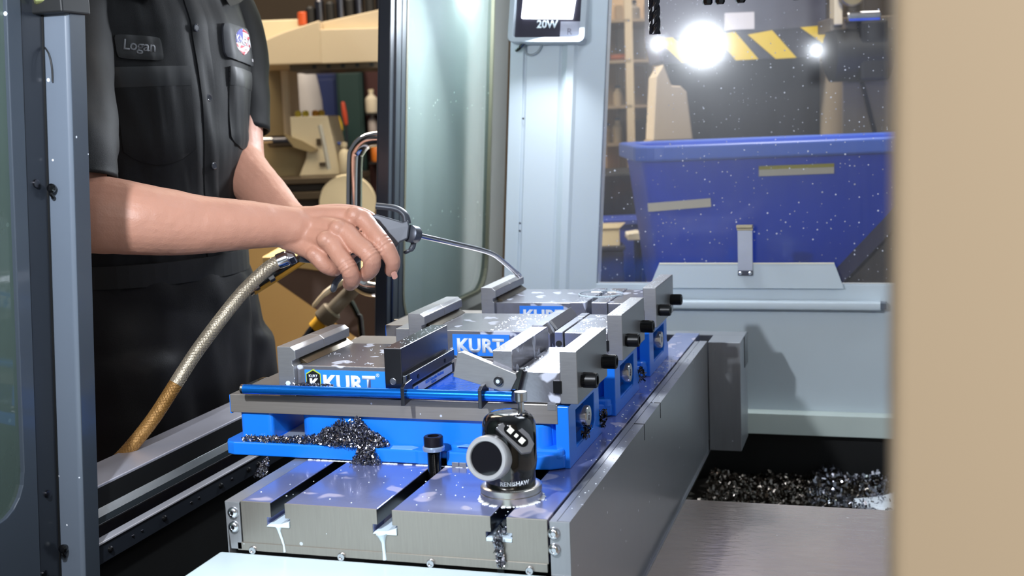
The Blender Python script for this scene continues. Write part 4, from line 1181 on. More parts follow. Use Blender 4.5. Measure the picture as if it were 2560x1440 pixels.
# brown chip tray on its stand
bt = thing('chip_tray', 'brown sheet metal tray with a tan rim sloping down behind the blow gun', 'tray', shop(-0.48, 3.1, -0.93))
spr([(-0.615, 0.072), (-0.30, 0.020), (-0.30, -0.20), (-0.345, -0.165), (-0.590, 0.026)], 3.0, 3.30).build('tray_side', brown, bt, bevel=0.003)
spr([(-0.617, 0.088), (-0.552, 0.087), (-0.30, 0.034), (-0.30, 0.018), (-0.617, 0.072)], 2.99, 3.32).build('tray_rim', tan, bt, bevel=0.002)
for f in (3.05, 3.25):
    MB().tube([shop(-0.32, f, -0.93), shop(-0.32, f, -0.17)], 0.014, 10).build('leg', matte_black, bt)
# coolant wand hanging behind the hand
cw = thing('coolant_wand', 'brown grey hose fitting with a yellow sleeve and black cable behind the vises', 'hose', shop(-0.39, 2.6, 0.0))
wd_m = pm('wand_grey_brown', (104, 92, 76), 0.45, 0.3)
MB().tube([shop(-0.325, 2.60, 0.075), shop(-0.355, 2.60, 0.045), shop(-0.400, 2.60, 0.004)], 0.0155, 18).build('wand_tube', wd_m, cw, smooth=True)
MB().cyl(shop(-0.392, 2.60, 0.011), (SR * -0.72 + Vector((0, 0, -0.69))).normalized(), 0.0235, 0.034, 24, 0.004).build('wand_collar', wd_m, cw, smooth=True)
MB().tube([shop(-0.416, 2.60, -0.010), shop(-0.434, 2.60, -0.028)], 0.0155, 16).build('yellow_sleeve', pm('sleeve_yellow', (206, 152, 24), 0.45), cw, smooth=True)
MB().tube(spline([shop(-0.432, 2.60, -0.026), shop(-0.448, 2.60, -0.045), shop(-0.456, 2.60, -0.07), shop(-0.450, 2.62, -0.20), shop(-0.42, 2.62, -0.5), shop(-0.40, 2.7, -0.92)], 5), 0.0105, 12).build('cable', gloss_black, cw, smooth=True)
MB().tube(spline([shop(-0.35, 2.60, 0.078), shop(-0.378, 2.58, 0.066), shop(-0.408, 2.57, 0.046), shop(-0.430, 2.57, 0.022)], 4), [0.007] * 8 + [0.005] * 4 + [0.002], 8).build('wire_hook', pm('wire_beige', (178, 156, 124), 0.5), cw, smooth=True)
bk = thing('cable_end', 'short black cable end curving down before the white drum', 'cable', shop(-0.36, 2.9, -0.93))
MB().tube(spline([shop(-0.402, 2.9, -0.005), shop(-0.392, 2.9, -0.022), shop(-0.380, 2.9, -0.05), shop(-0.372, 2.9, -0.1), shop(-0.37, 2.9, -0.5), shop(-0.36, 2.9, -0.925)], 4), [0.004] + [0.0075] * 20, 10).build('cable_sheath', gloss_black, bk, smooth=True)
wdm = thing('white_drum', 'white plastic drum with rounded lid at the foot of the open door leaf', 'drum', shop(-0.46, 3.9, -0.93))
MB().lathe([(0.085, 0), (0.09, 0.02), (0.09, 0.56), (0.07, 0.62)], shop(-0.455, 3.9, -0.93), (0, 0, 1), 28).build('drum_body', pm('drum_white', (222, 216, 206), 0.4), wdm, smooth=True)
MB().lathe([(0.072, 0.62), (0.07, 0.645), (0.05, 0.66), (0, 0.665)], shop(-0.455, 3.9, -0.93), (0, 0, 1), 28).build('drum_lid', MATS['drum_white'], wdm, smooth=True)

# ------------------------------------------------------------------ the shop beyond the far window
bin_blue = pm('bin_blue_plastic', (20, 72, 214), 0.42, var=0.06, vscale=3)
bb = thing('blue_bin', 'big blue plastic bin with two paper labels behind the far window', 'bin', shop(0.7, 2.9, -0.93))
bo = MB()
rings = []
for z, k in ((-0.93, 0.20), (0.0, 0.036), (0.255, 0.006), (0.295, 0.0)):
    rings.append([shop(r, f, z) for r, f in rr(0.297 + k * 1.0, 1.42 - k, 2.77 + k, 3.22 - k, 0.05, 5)])
bo.loft(rings).build('bin_body', bin_blue, bb, smooth=True, angle=40)
ro = [(shop(*p, 0)[0], shop(*p, 0)[1]) for p in rr(0.279, 1.44, 2.75, 3.24, 0.06, 5)]
ri = [(shop(*p, 0)[0], shop(*p, 0)[1]) for p in rr(0.315, 1.40, 2.79, 3.20, 0.05, 5)]
MB().frame(ro, ri, 'z', 0.292, 0.3275).build('bin_rim', pm('bin_rim_blue', (70, 108, 206), 0.35), bb, bevel=0.006, seg=3)
paper = pm('paper_label', (226, 216, 192), 0.6)
sbox(0.556, 0.724, 2.768, 2.778, 0.2510, 0.2655).build('paper_label', paper, bb)
sbox(0.556, 0.724, 2.7675, 2.7775, 0.2655, 0.2735).build('label_stripe', pm('label_yellow', (190, 176, 40), 0.5), bb)
MB().box(-0.071, 0.071, -0.004, 0.003, -0.0095, 0.0095, SHOP_M @ Matrix.Translation((0.377, 2.781, 0.1925)) @ Matrix.Rotation(math.radians(-2.5), 4, 'Y')).build('paper_label', paper, bb)

pr = thing('press_machine', 'dark machine with a yellow and black striped guard behind the blue bin', 'machine', shop(0.7, 3.8, -0.93))
guard = pm('guard_grey', (104, 104, 118), 0.3, 0.5, var=0.1, vscale=4)
dk = pm('press_dark', (18, 17, 24), 0.45)
pbeige = pm('press_beige', (158, 142, 120), 0.5)
spr([(0.432, 0.62), (0.445, 0.545), (0.926, 0.560), (0.926, 0.85), (0.432, 0.85)], 3.62, 3.9).build('guard', guard, pr, bevel=0.004)
spr([(0.452, 0.538), (0.918, 0.545), (0.918, 0.630), (0.452, 0.610)], 3.608, 3.62).build('stripe_panel', pm('stripe_black', (52, 52, 62), 0.35), pr)
yel = pm('stripe_yellow', (232, 196, 28), 0.4)
for a, b, c_, d_ in ((0.452, 0.470, 0.545, 0.500), (0.600, 0.640, 0.725, 0.668), (0.690, 0.755, 0.835, 0.775)):
    spr([(b + 0.02, 0.5405), (c_, 0.5415), (d_ - 0.01, 0.622), (a + 0.005, 0.612)] if a != 0.452 else [(0.505, 0.540), (0.555, 0.541), (0.478, 0.612), (0.452, 0.611), (0.452, 0.592)], 3.603, 3.608).build('yellow_stripe', yel, pr)
spr([(0.918, 0.575), (0.918, 0.630), (0.846, 0.627)], 3.603, 3.608).build('yellow_stripe', yel, pr)
sbox(0.632, 0.716, 3.612, 3.625, 0.628, 0.676).build('notice', pm('notice_paper', (214, 208, 210), 0.5), pr)
spr([(0.47, 0.47), (0.48, 0.545), (0.93, 0.55), (0.95, 0.30), (0.95, -0.93), (0.54, -0.93), (0.54, 0.30), (0.515, 0.46)], 3.72, 4.1).build('frame', dk, pr, bevel=0.006)
spr([(0.405, 0.32), (0.520, 0.32), (0.505, 0.455), (0.488, 0.472), (0.462, 0.475), (0.440, 0.535), (0.418, 0.50)], 3.52, 3.70).build('side_cover', pbeige, pr, bevel=0.004)
sbox(0.40, 0.53, 3.56, 3.70, -0.93, 0.32).build('side_cover_foot', olive, pr)
spr([(0.925, -0.93), (1.20, -0.93), (1.20, 0.53), (0.925, 0.53)], 3.45, 3.70).build('right_cover', pbeige, pr, bevel=0.004)
MB().prism([(0.962, 0.515), (0.970, 0.515), (1.020, 0.318), (1.010, 0.318)], 'y', 3.440, 3.452, SHOP_M).build('cover_joint', dk, pr)
mt_ = MB().lathe([(0.055, 0), (0.074, 0.01), (0.074, 0.16), (0.05, 0.17)], shop(0.855, 3.34, 0.537), SR, 28)
mt_.build('motor', matte_black, pr, smooth=True)
sbox(0.925, 1.0, 3.27, 3.42, 0.462, 0.62).build('motor_box', matte_black, pr, bevel=0.008)
sbox(0.855, 1.04, 3.30, 3.44, 0.595, 0.63).build('motor_bracket', pm('bracket_brown', (112, 100, 84), 0.4, 0.4), pr, bevel=0.003)
MB().cyl(shop(0.892, 3.28, 0.628), SR, 0.015, 0.086, 20, 0.003).build('ram', bright_steel, pr, smooth=True)
MB().cyl(shop(0.905, 3.30, 0.690), -SF, 0.035, 0.03, 24, 0.004).build('gauge', pm('gauge_brass', (176, 160, 120), 0.35, 0.6), pr, smooth=True)
sbox(0.862, 0.884, 3.29, 3.34, 0.610, 0.69).build('valve_block', cream, pr, bevel=0.003)
MB().cyl(shop(0.93, 3.36, 0.63), (0, 0, 1), 0.03, 0.2, 20).build('motor_post', MATS['bracket_brown'], pr)

rk = thing('storage_rack', 'brown steel rack crowded with parts at the left edge of the far window', 'rack', shop(0.5, 5.1, -0.93))
rkm = pm('rack_brown', (150, 130, 104), 0.5, 0.3)
for r in (0.36, 0.475, 0.60):
    sbox(r, r + 0.03, 5.0, 5.03, -0.93, 0.86).build('post', rkm if r != 0.475 else beige, rk)
    sbox(r, r + 0.03, 5.4, 5.43, -0.93, 0.86).build('post', rkm, rk)
for z in (0.27, 0.42, 0.60, 0.76):
    sbox(0.36, 0.63, 5.0, 5.43, z, z + 0.012).build('shelf', rkm, rk)
sbox(0.34, 0.66, 5.43, 5.46, -0.93, 0.9).build('back_sheet', pm('rack_back', (190, 164, 132), 0.6), rk)
rack_items = [('dark motor housing on the upper rack shelf', 0.385, 0.612, 0.07, 0.10, (50, 44, 44), 'box'), ('tan carton on the second rack shelf', 0.372, 0.432, 0.035, 0.05, (190, 166, 128), 'box'), ('pale bottle on the second rack shelf', 0.45, 0.432, 0.02, 0.07, (206, 184, 150), 'bottle'),
              ('orange handled tool lying on the third rack shelf', 0.42, 0.614, 0.012, 0.03, (206, 110, 50), 'bar'), ('brown jar on the lowest rack shelf', 0.40, 0.282, 0.022, 0.07, (150, 128, 96), 'bottle'), ('cream jar on the lowest rack shelf', 0.445, 0.282, 0.02, 0.09, (190, 170, 136), 'bottle'), ('grey canister on the top rack shelf', 0.52, 0.772, 0.03, 0.07, (130, 122, 112), 'bottle'), ('dark crate on the lowest rack shelf by the beige post', 0.53, 0.282, 0.06, 0.09, (64, 56, 52), 'box')]
for lab, r, z, ww, hh, c, kd in rack_items:
    it = thing('rack_part', lab, 'rack part', shop(r, 5.15, z), 'parts on the brown rack')
    mt = pm('rackitem_%d_%d' % (c[0], c[2]), c, 0.5)
    if kd == 'box':
        sbox(r - ww / 2, r + ww / 2, 5.08, 5.22, z, z + hh).build('case', mt, it, bevel=0.004)
        sbox(r - ww / 2 - 0.003, r + ww / 2 + 0.003, 5.075, 5.225, z + hh * 0.85, z + hh).build('lid', mt, it, bevel=0.002)
    elif kd == 'bottle':
        MB().lathe([(ww, 0), (ww, hh * 0.7), (ww * 0.5, hh * 0.85), (ww * 0.5, hh), (0, hh)], shop(r, 5.12, z), (0, 0, 1), 16).build('jar_body', mt, it, smooth=True)
        MB().cyl(shop(r, 5.12, z + hh), (0, 0, 1), ww * 0.55, 0.012, 14).build('jar_cap', dark_steel, it)
    else:
        MB().tube([shop(r, 5.1, z + 0.014), shop(r + 0.06, 5.1, z + 0.014)], ww, 10, 'round').build('tool_grip', mt, it, smooth=True)
        MB().tube([shop(r - 0.05, 5.1, z + 0.014), shop(r, 5.1, z + 0.014)], ww * 0.5, 8).build('tool_shank', dark_steel, it)
bcab = thing('black_cabinet', 'black metal cabinet beside the blue bin at the left of the far window', 'cabinet', shop(0.36, 4.2, -0.93))
sbox(0.20, 0.43, 4.1, 4.5, -0.93, 0.205).build('carcass', matte_black, bcab, bevel=0.004)
sbox(0.205, 0.425, 4.088, 4.1, 0.06, 0.20).build('drawer', pm('drawer_black', (22, 20, 22), 0.4), bcab, bevel=0.003)
bpal = thing('blue_crate', 'dark blue crate stacked low before the black cabinet', 'crate', shop(0.34, 3.95, -0.93))
sbox(0.22, 0.42, 3.9, 4.06, -0.93, 0.062).build('crate_body', pm('crate_blue', (34, 50, 120), 0.5), bpal, bevel=0.004)
sbox(0.215, 0.425, 3.89, 4.07, 0.05, 0.068).build('crate_rim', MATS['crate_blue'], bpal, bevel=0.003)
for lab, r0, r1, z0, z1, f, c in (('tan open carton on the stand before the blue crate', 0.24, 0.325, 0.000, 0.055, 3.75, (170, 154, 120)),):
    b2 = thing('carton', lab, 'carton', shop((r0 + r1) / 2, f, z0))
    sbox(r0, r1, f, f + 0.09, z0, z1).build('carton_body', pm('carton_tan', c, 0.6), b2, bevel=0.002)
    spr([(r0, z1), (r1, z1), (r1 + 0.018, z1 + 0.016), (r0, z1 + 0.016)], f - 0.004, f + 0.0).build('carton_flap', pm('carton_flap', (196, 178, 142), 0.6), b2)
b3 = thing('dark_stand', 'black stand carrying the tan carton low behind the window corner', 'stand', shop(0.28, 3.78, -0.93))
sbox(0.20, 0.335, 3.74, 3.86, -0.93, -0.006).build('stand_body', matte_black, b3, bevel=0.004)
sbox(0.195, 0.34, 3.735, 3.865, -0.012, 0.0).build('stand_top', dk, b3, bevel=0.002)
b4 = thing('pale_tray', 'small pale tray on a dark post beside the blue bin', 'tray', shop(0.38, 3.8, -0.93))
spr([(0.350, 0.014), (0.424, 0.014), (0.415, 0.032), (0.385, 0.037), (0.352, 0.033)], 3.76, 3.86).build('tray_body', pm('pale_tray', (176, 166, 146), 0.5), b4, bevel=0.002)
MB().tube([shop(0.385, 3.81, -0.93), shop(0.385, 3.81, 0.014)], 0.012, 10).build('post', matte_black, b4)
gh = thing('grey_hood', 'dark grey sloping machine hood in the lower right corner of the window', 'hood', shop(0.72, 2.3, -0.93))
spr([(0.655, 0.020), (0.86, 0.228), (0.86, -0.93), (0.655, -0.93)], 2.50, 2.60).build('hood_side', pm('hood_grey', (84, 78, 76), 0.5), gh, bevel=0.004)
MB().prism([(0.651, 0.023), (0.86, 0.235), (0.86, 0.228), (0.655, 0.018)], 'y', 2.495, 2.605, SHOP_M).build('hood_edge', dk, gh)

pp = thing('band_prop', 'pale round duct added to imitate the light band in the wet glass of the open door leaf', 'prop', shop(-0.10, 3.3, -0.93))  # made-up upright imitating the pale reflected band in the door glass
dm = pm('band_enamel', (206, 222, 212), 0.4)
MB().cyl(shop(-0.155, 3.2, -0.93), (0, 0, 1), 0.088, 2.2, 40).build('band_pipe', dm, pp, smooth=True)
MB().lathe([(0.088, 0), (0.12, 0), (0.12, 0.012), (0.088, 0.012)], shop(-0.155, 3.2, -0.93), (0, 0, 1), 40).build('band_flange', dm, pp, smooth=True, angle=30)
fe = thing('red_canister', 'red canister standing outside the glass of the near door leaf', 'canister', (-0.83, 0.375, -0.93))
MB().lathe([(0.055, 0), (0.06, 0.01), (0.06, 0.76), (0.045, 0.82), (0.02, 0.84), (0.02, 0.87), (0, 0.87)], (-0.83, 0.20, -0.93), (0, 0, 1), 28).build('canister_body', pm('canister_red', (190, 30, 34), 0.35), fe, smooth=True)
MB().cyl((-0.83, 0.20, -0.06), (0, 0, 1), 0.016, 0.03, 16).build('canister_valve', dark_steel, fe)
mtp = thing('swivel_head', 'dark cluster of fittings with an orange cap on top of the beige machine cover', 'fitting', shop(-0.6, 4.8, 0.80))
for i, (r, z, h, c) in enumerate(((-0.735, 0.785, 0.05, None), (-0.70, 0.79, 0.07, 1), (-0.66, 0.80, 0.05, None), (-0.62, 0.805, 0.08, 1), (-0.585, 0.81, 0.05, None), (-0.55, 0.82, 0.06, 1), (-0.51, 0.825, 0.05, None), (-0.47, 0.83, 0.05, 1))):
    MB().lathe([(0.016, -0.03), (0.018, 0), (0.018, h), (0.01, h + 0.01), (0, h + 0.01)], shop(r, 4.75, z), (0, 0, 1), 14).build('fitting_body', matte_black if c is None else dark_steel, mtp, smooth=True)
MB().cyl(shop(-0.765, 4.75, 0.775), (0, 0, 1), 0.02, 0.05, 16, 0.004).build('orange_cap', pm('cap_orange', (196, 84, 40), 0.4), mtp, smooth=True)

# ------------------------------------------------------------------ the worker
def skin_material():
    mt = pm('skin', (190, 139, 118), 0.46, var=0.10, vscale=26, sss=0.06, bump=0.22, bscale=420, stretch=(1.0, 1.0, 1.0))
    return mt


skin = skin_material()
pn = thing('person', 'worker in a black short sleeved work shirt aiming the blow gun with one hand', 'person', (-0.655, 0.62, -0.93))
FX = Vector((0.976, -0.226, 0)).normalized()      # the way the chest faces
LX = Vector((0.226, 0.976, 0)).normalized()       # towards the left shoulder
BC = Vector((-0.655, 0.62, 0))
body = MB()
ZU = (0, 0, 1)
# trunk, neck and head (inside the shirt below the neck)
for pts, rad, fl_ in (([BC + Vector((0, 0, z)) for z in (0.16, 0.35, 0.50, 0.60, 0.64)], [0.10, 0.10, 0.11, 0.10, 0.07], 0.8),
                      ([BC + Vector((0, 0, 0.60)), BC + FX * 0.010 + Vector((0, 0, 0.70)), BC + FX * 0.028 + Vector((0, 0, 0.79))], [0.07, 0.062, 0.060], 1.0)):
    body.tube(pts, rad, 24, 'round', [(fl_, FX)] * len(pts))
hc = BC + FX * 0.045 + Vector((0, 0, 0.865))
v = bmesh.ops.create_uvsphere(body.bm, u_segments=32, v_segments=20, radius=1.0)['verts']
HM = Matrix(((LX.x, -FX.x, 0, hc.x), (LX.y, -FX.y, 0, hc.y), (0, 0, 1, hc.z), (0, 0, 0, 1))) @ Matrix.Diagonal((0.076, 0.098, 0.112, 1))
bmesh.ops.transform(body.bm, matrix=HM, verts=v)


def hp(l, f, z):
    return hc + LX * l + FX * f + Vector((0, 0, z))


body.tube([hp(0, 0.05, -0.06), hp(0, 0.085, -0.085), hp(0, 0.088, -0.10)], [0.05, 0.028, 0.018], 16, 'round')      # jaw and chin
body.tube([hp(0, 0.092, 0.015), hp(0, 0.106, -0.012), hp(0, 0.112, -0.028)], [0.010, 0.012, 0.014], 12, 'round')       # nose
for s in (-1, 1):
    body.tube([hp(s * 0.078, -0.005, 0.02), hp(s * 0.082, -0.012, 0.0), hp(s * 0.078, -0.002, -0.025)], [0.013, 0.015, 0.010], 10, 'round', [(0.4, LX)] * 3)   # ears
    body.tube([hp(s * 0.015, 0.090, 0.026), hp(s * 0.050, 0.080, 0.026)], [0.009, 0.008], 10, 'round')                     # brows
body.tube([hp(-0.024, 0.092, -0.056), hp(0, 0.098, -0.055), hp(0.024, 0.092, -0.056)], [0.006, 0.009, 0.006], 10, 'round')   # lips
# right arm, nearer the camera
ra = [(-0.7014, 0.4861, 0.6246), (-0.6729, 0.4397, 0.5668), (-0.6231, 0.3670, 0.4698), (-0.5822, 0.3047, 0.3909), (-0.5604, 0.2718, 0.3395), (-0.5449, 0.2570, 0.3036), (-0.5225, 0.2552, 0.2963), (-0.4967, 0.2624, 0.2946), (-0.4598, 0.2799, 0.2876), (-0.4271, 0.3098, 0.2797), (-0.3987, 0.3336, 0.2742), (-0.3572, 0.3691, 0.2704), (-0.3202, 0.4039, 0.2648), (-0.2951, 0.4216, 0.2602)]
rr_a = (0.060, 0.058, 0.054, 0.052, 0.0515, 0.0500, 0.0510, 0.0520, 0.0485, 0.0450, 0.0405, 0.0350, 0.0300, 0.0285)
rad_a = []
for a, b in zip(rr_a, rr_a[1:]):
    rad_a += [a, a + (b - a) / 3, a + 2 * (b - a) / 3]
body.tube(spline(ra, 3), rad_a + [rr_a[-1]], 28, 'round')
fing = dict(
    index=([(-0.3080, 0.4180, 0.2735), (-0.2784, 0.4339, 0.2722), (-0.2107, 0.4392, 0.2725), (-0.1890, 0.4340, 0.2560), (-0.1676, 0.4256, 0.2351), (-0.1575, 0.4311, 0.2110), (-0.1650, 0.4407, 0.1965)], [0.0175, 0.0185, 0.0142, 0.0130, 0.0132, 0.0114, 0.0095]),
    middle=([(-0.3080, 0.4150, 0.2650), (-0.2761, 0.4278, 0.2603), (-0.2267, 0.4181, 0.2572), (-0.2020, 0.4100, 0.2400), (-0.1791, 0.4042, 0.2219), (-0.1820, 0.4127, 0.2040), (-0.1960, 0.4226, 0.1935)], [0.0185, 0.0195, 0.0150, 0.0136, 0.0140, 0.0124, 0.0105]),
    ring=([(-0.3080, 0.4120, 0.2560), (-0.2801, 0.4214, 0.2487), (-0.2402, 0.4062, 0.2423), (-0.2240, 0.3970, 0.2260), (-0.2079, 0.3902, 0.2081), (-0.2077, 0.4032, 0.1890), (-0.2200, 0.4192, 0.1805)], [0.0185, 0.0190, 0.0148, 0.0130, 0.0134, 0.0120, 0.0100]),
    little=([(-0.3100, 0.4100, 0.2480), (-0.2868, 0.4188, 0.2374), (-0.2610, 0.4060, 0.2230), (-0.2500, 0.4040, 0.2110), (-0.2430, 0.4120, 0.2035), (-0.2440, 0.4290, 0.2010), (-0.2510, 0.4420, 0.2040)], [0.0175, 0.0180, 0.0140, 0.0118, 0.0114, 0.0104, 0.0090]),
    thumb=([(-0.3150, 0.4250, 0.2650), (-0.2950, 0.4440, 0.2700), (-0.2720, 0.4740, 0.2750), (-0.2500, 0.4950, 0.2740), (-0.2300, 0.5020, 0.2690), (-0.2180, 0.5020, 0.2650)], [0.0170, 0.0185, 0.0150, 0.0130, 0.0125, 0.0100]))
for nm, (pts, rad) in fing.items():
    sp_ = spline(pts, 3)
    rd = []
    for a, b in zip(rad, rad[1:]):
        rd += [a, a + (b - a) / 3, a + 2 * (b - a) / 3]
    rd.append(rad[-1])
    body.tube(sp_, rd, 16, 'round')
for kx, ky, kz, kr in ((-0.2130, 0.4330, 0.2755, 0.0135), (-0.2290, 0.4110, 0.2600, 0.0135), (-0.2430, 0.3995, 0.2455, 0.0130), (-0.2630, 0.4010, 0.2250, 0.0118)):
    vv = bmesh.ops.create_icosphere(body.bm, subdivisions=2, radius=kr)['verts']
    bmesh.ops.translate(body.bm, vec=(kx, ky, kz), verts=vv)
# left arm, its hand steadying the hose behind the right hand
la = [(-0.615, 0.800, 0.600), (-0.5890, 0.8000, 0.542), (-0.5803, 0.779, 0.4517), (-0.5607, 0.7394, 0.3559), (-0.5351, 0.7115, 0.328), (-0.4813, 0.6803, 0.2901), (-0.4276, 0.6493, 0.2537), (-0.3798, 0.6295, 0.2384)]
body.tube(spline(la, 3), [x for a, b in zip((0.055, 0.048, 0.045, 0.043, 0.042, 0.038, 0.031), (0.048, 0.045, 0.043, 0.042, 0.038, 0.031, 0.026)) for x in (a, a + (b - a) / 3, a + 2 * (b - a) / 3)] + [0.026], 24, 'round')
for k in range(4):
    z = 0.0165 - 0.012 * k
    b0 = Vector((-0.372, 0.628, 0.2365 + z * 0.6))
    b1 = Vector((-0.322, 0.617 - 0.002 * k, 0.2330 + z))
    b2 = Vector((-0.300, 0.628, 0.2200 + z))
    b3 = Vector((-0.312, 0.648, 0.2120 + z))
    body.tube(spline([b0, b1, b2, b3], 3), [0.017 - 0.0007 * i for i in range(10)], 12, 'round')
body.tube(spline([(-0.372, 0.622, 0.240), (-0.345, 0.606, 0.252), (-0.315, 0.606, 0.252), (-0.295, 0.614, 0.246)], 3), [0.016 - 0.0006 * i for i in range(10)], 12, 'round')


CREASES = []
for pa, pb, pc in (((-0.2107, 0.4392, 0.2725), (-0.1676, 0.4256, 0.2351), (-0.1575, 0.4311, 0.2110)), ((-0.2267, 0.4181, 0.2572), (-0.1791, 0.4042, 0.2219), (-0.1820, 0.4127, 0.2040)), ((-0.2402, 0.4062, 0.2423), (-0.2079, 0.3902, 0.2081), (-0.2077, 0.4032, 0.1890))):
    CREASES.append((Vector(pb), (Vector(pc) - Vector(pa)).normalized()))


def skin_relief(bm):
    for vtx in bm.verts:
        c = vtx.co
        for cp, cn in CREASES:
            q = c - cp
            if q.length < 0.022 and vtx.normal.y < 0.3:
                s_ = q.dot(cn)
                for o_ in (-0.0052, 0.0, 0.0048):
                    c = c - vtx.normal * 0.0011 * math.exp(-((s_ - o_) / 0.0014) ** 2)
        d = 0.0006 * noise.noise(c * 45) + 0.0003 * noise.noise(c * 120)
        vtx.co = c + vtx.normal * d


remesh(body, 0.0019, 7, 'body', skin, pn, 0.5, skin_relief)
nail = pm('fingernail', (208, 152, 136), 0.3, coat=0.3)
for c_, n_, u_ in (((-0.1590, 0.4290, 0.1960), (0.72, -0.45, -0.52), (0.1, 0.35, -0.93)),):
    q = plane_M(Vector(c_) + Vector(n_).normalized() * 0.0080, Vector(u_).cross(Vector(n_)), u_)
    MB().prism(rr(-0.0042, 0.0042, -0.0055, 0.0055, 0.0032, 4), 'z', -0.0015, 0.0004).tf(q).build('fingernail', nail, pn, bevel=0.0005)
hair = pm('dark_hair', (48, 36, 28), 0.5, var=0.3, vscale=80)
hm_ = MB()
v = bmesh.ops.create_uvsphere(hm_.bm, u_segments=32, v_segments=20, radius=1.0)['verts']
bmesh.ops.transform(hm_.bm, matrix=Matrix.Translation(FX * -0.012 + Vector((0, 0, 0.014))) @ HM @ Matrix.Diagonal((1.07, 1.02, 1.06, 1)), verts=v)
bmesh.ops.delete(hm_.bm, geom=[q for q in hm_.bm.verts if (q.co - hc).dot(FX) > 0.045 and (q.co - hc).z < 0.06 or (q.co - hc).z < -0.045], context='VERTS')
hm_.build('hair', hair, pn, smooth=True)
for s in (-1, 1):
    MB().lathe([(0.011, 0), (0.009, 0.004), (0, 0.006)], hp(s * 0.032, 0.078, 0.004), FX, 14).build('eye', pm('eye_white', (225, 222, 216), 0.2), pn, smooth=True)
    MB().lathe([(0.005, 0.0045), (0.004, 0.0065), (0, 0.007)], hp(s * 0.032, 0.078, 0.004), FX, 12).build('iris', pm('iris', (50, 70, 80), 0.2), pn, smooth=True)

# shirt: a lofted trunk whose surface function also carries pockets, placket and patches
shirt_m = pm('black_twill', (6, 7, 10), 0.62, var=0.15, vscale=30, sheen=0.02, bump=0.15, bscale=900, spec=0.28)
seam_m = pm('black_twill_hem', (5, 6, 9), 0.5, sheen=0.05)
ZR = (0.10, 0.20, 0.30, 0.40, 0.50, 0.56, 0.62, 0.665, 0.70)
AR = (0.172, 0.166, 0.168, 0.188, 0.206, 0.208, 0.196, 0.150, 0.085)
BR = (0.118, 0.116, 0.122, 0.130, 0.134, 0.130, 0.115, 0.090, 0.072)


def interp(z, ys):
    if z <= ZR[0]:
        return ys[0]
    for a, b, ya, yb in zip(ZR, ZR[1:], ys, ys[1:]):
        if z <= b:
            t = (z - a) / (b - a)
            return ya + (yb - ya) * (t * t * (3 - 2 * t))
    return ys[-1]


def fold(t, z):
    d = 0.0055 * noise.noise(Vector((t * 3.2, z * 7.0, 3.1))) + 0.0036 * noise.noise(Vector((t * 9, z * 11 + t * 6, 8.2)))
    d += 0.0040 * math.exp(-((t + 0.15 - 0.15 * (0.5 - z)) / 0.045) ** 2) * min(1, max(0, (0.50 - z) / 0.1))       # fold beside the placket
    d += 0.0060 * math.exp(-((t - 0.30 - 0.8 * (0.56 - z)) / 0.10) ** 2) * math.exp(-((z - 0.53) / 0.06) ** 2)              # drape below the collar
    d += 0.0045 * math.exp(-((t - 0.62) / 0.07) ** 2) * math.exp(-((z - 0.34) / 0.07) ** 2)
    return d


def shirt_pt(t, z, off=0.0):
    a, b = interp(z, AR), interp(z, BR)
    r = fold(t, z) + off
    n_ = (LX * (math.sin(t) / a) + FX * (math.cos(t) / b)).normalized()
    return BC + LX * a * math.sin(t) + FX * b * math.cos(t) + n_ * r + Vector((0, 0, z))


st_ = MB()
NT = 120
st_.loft([[shirt_pt(-PI + 2 * PI * i / NT, 0.10 + 0.60 * k / 72) for i in range(NT)] for k in range(73)], cap=False)
shirt = st_.build('shirt', shirt_m, pn, smooth=True, angle=180)


def shirt_sheet(name, poly_fn, nu, nv, th, mat, parent):
    """a thin cloth piece laid on the shirt: poly_fn(u,v) -> (t,z)"""
    mb = MB()
    lay = []
    for off in (0.0004, th):
        lay.append([[mb.bm.verts.new(shirt_pt(*poly_fn(i / nu, j / nv), off if 0 < i < nu and 0 < j < nv or off < 0.001 else off * 0.75)) for j in range(nv + 1)] for i in range(nu + 1)])
    A, B = lay
    for i in range(nu):
        for j in range(nv):
            mb.bm.faces.new((B[i][j], B[i + 1][j], B[i + 1][j + 1], B[i][j + 1]))
    for i in range(nu):
        mb.bm.faces.new((A[i][0], A[i + 1][0], B[i + 1][0], B[i][0]))
        mb.bm.faces.new((A[i][nv], B[i][nv], B[i + 1][nv], A[i + 1][nv]))
    for j in range(nv):
        mb.bm.faces.new((A[0][j], B[0][j], B[0][j + 1], A[0][j + 1]))
        mb.bm.faces.new((A[nu][j], A[nu][j + 1], B[nu][j + 1], B[nu][j]))
    return mb.build(name, mat, parent, smooth=True, angle=50)


shirt_sheet('placket', lambda u, v: (-0.085 + 0.17 * u + (-0.09 if False else 0) + 0.03 - 0.14 * max(0, v - 0.62), 0.16 + 0.46 * v), 6, 40, 0.0030, shirt_m, shirt)
for t, z in ((-0.055, 0.561), (0.030, 0.453), (0.038, 0.345), (0.04, 0.245)):
    p = shirt_pt(t, z, 0.0030)
    nrm = (FX * 1.0 + LX * t * 0.7).normalized()
    MB().lathe([(0.0058, 0), (0.0060, 0.0012), (0.0048, 0.0020), (0.0040, 0.0014), (0, 0.0014)], p, nrm, 20).build('button', pm('shirt_button', (52, 54, 60), 0.15, coat=1.0), shirt, smooth=True)


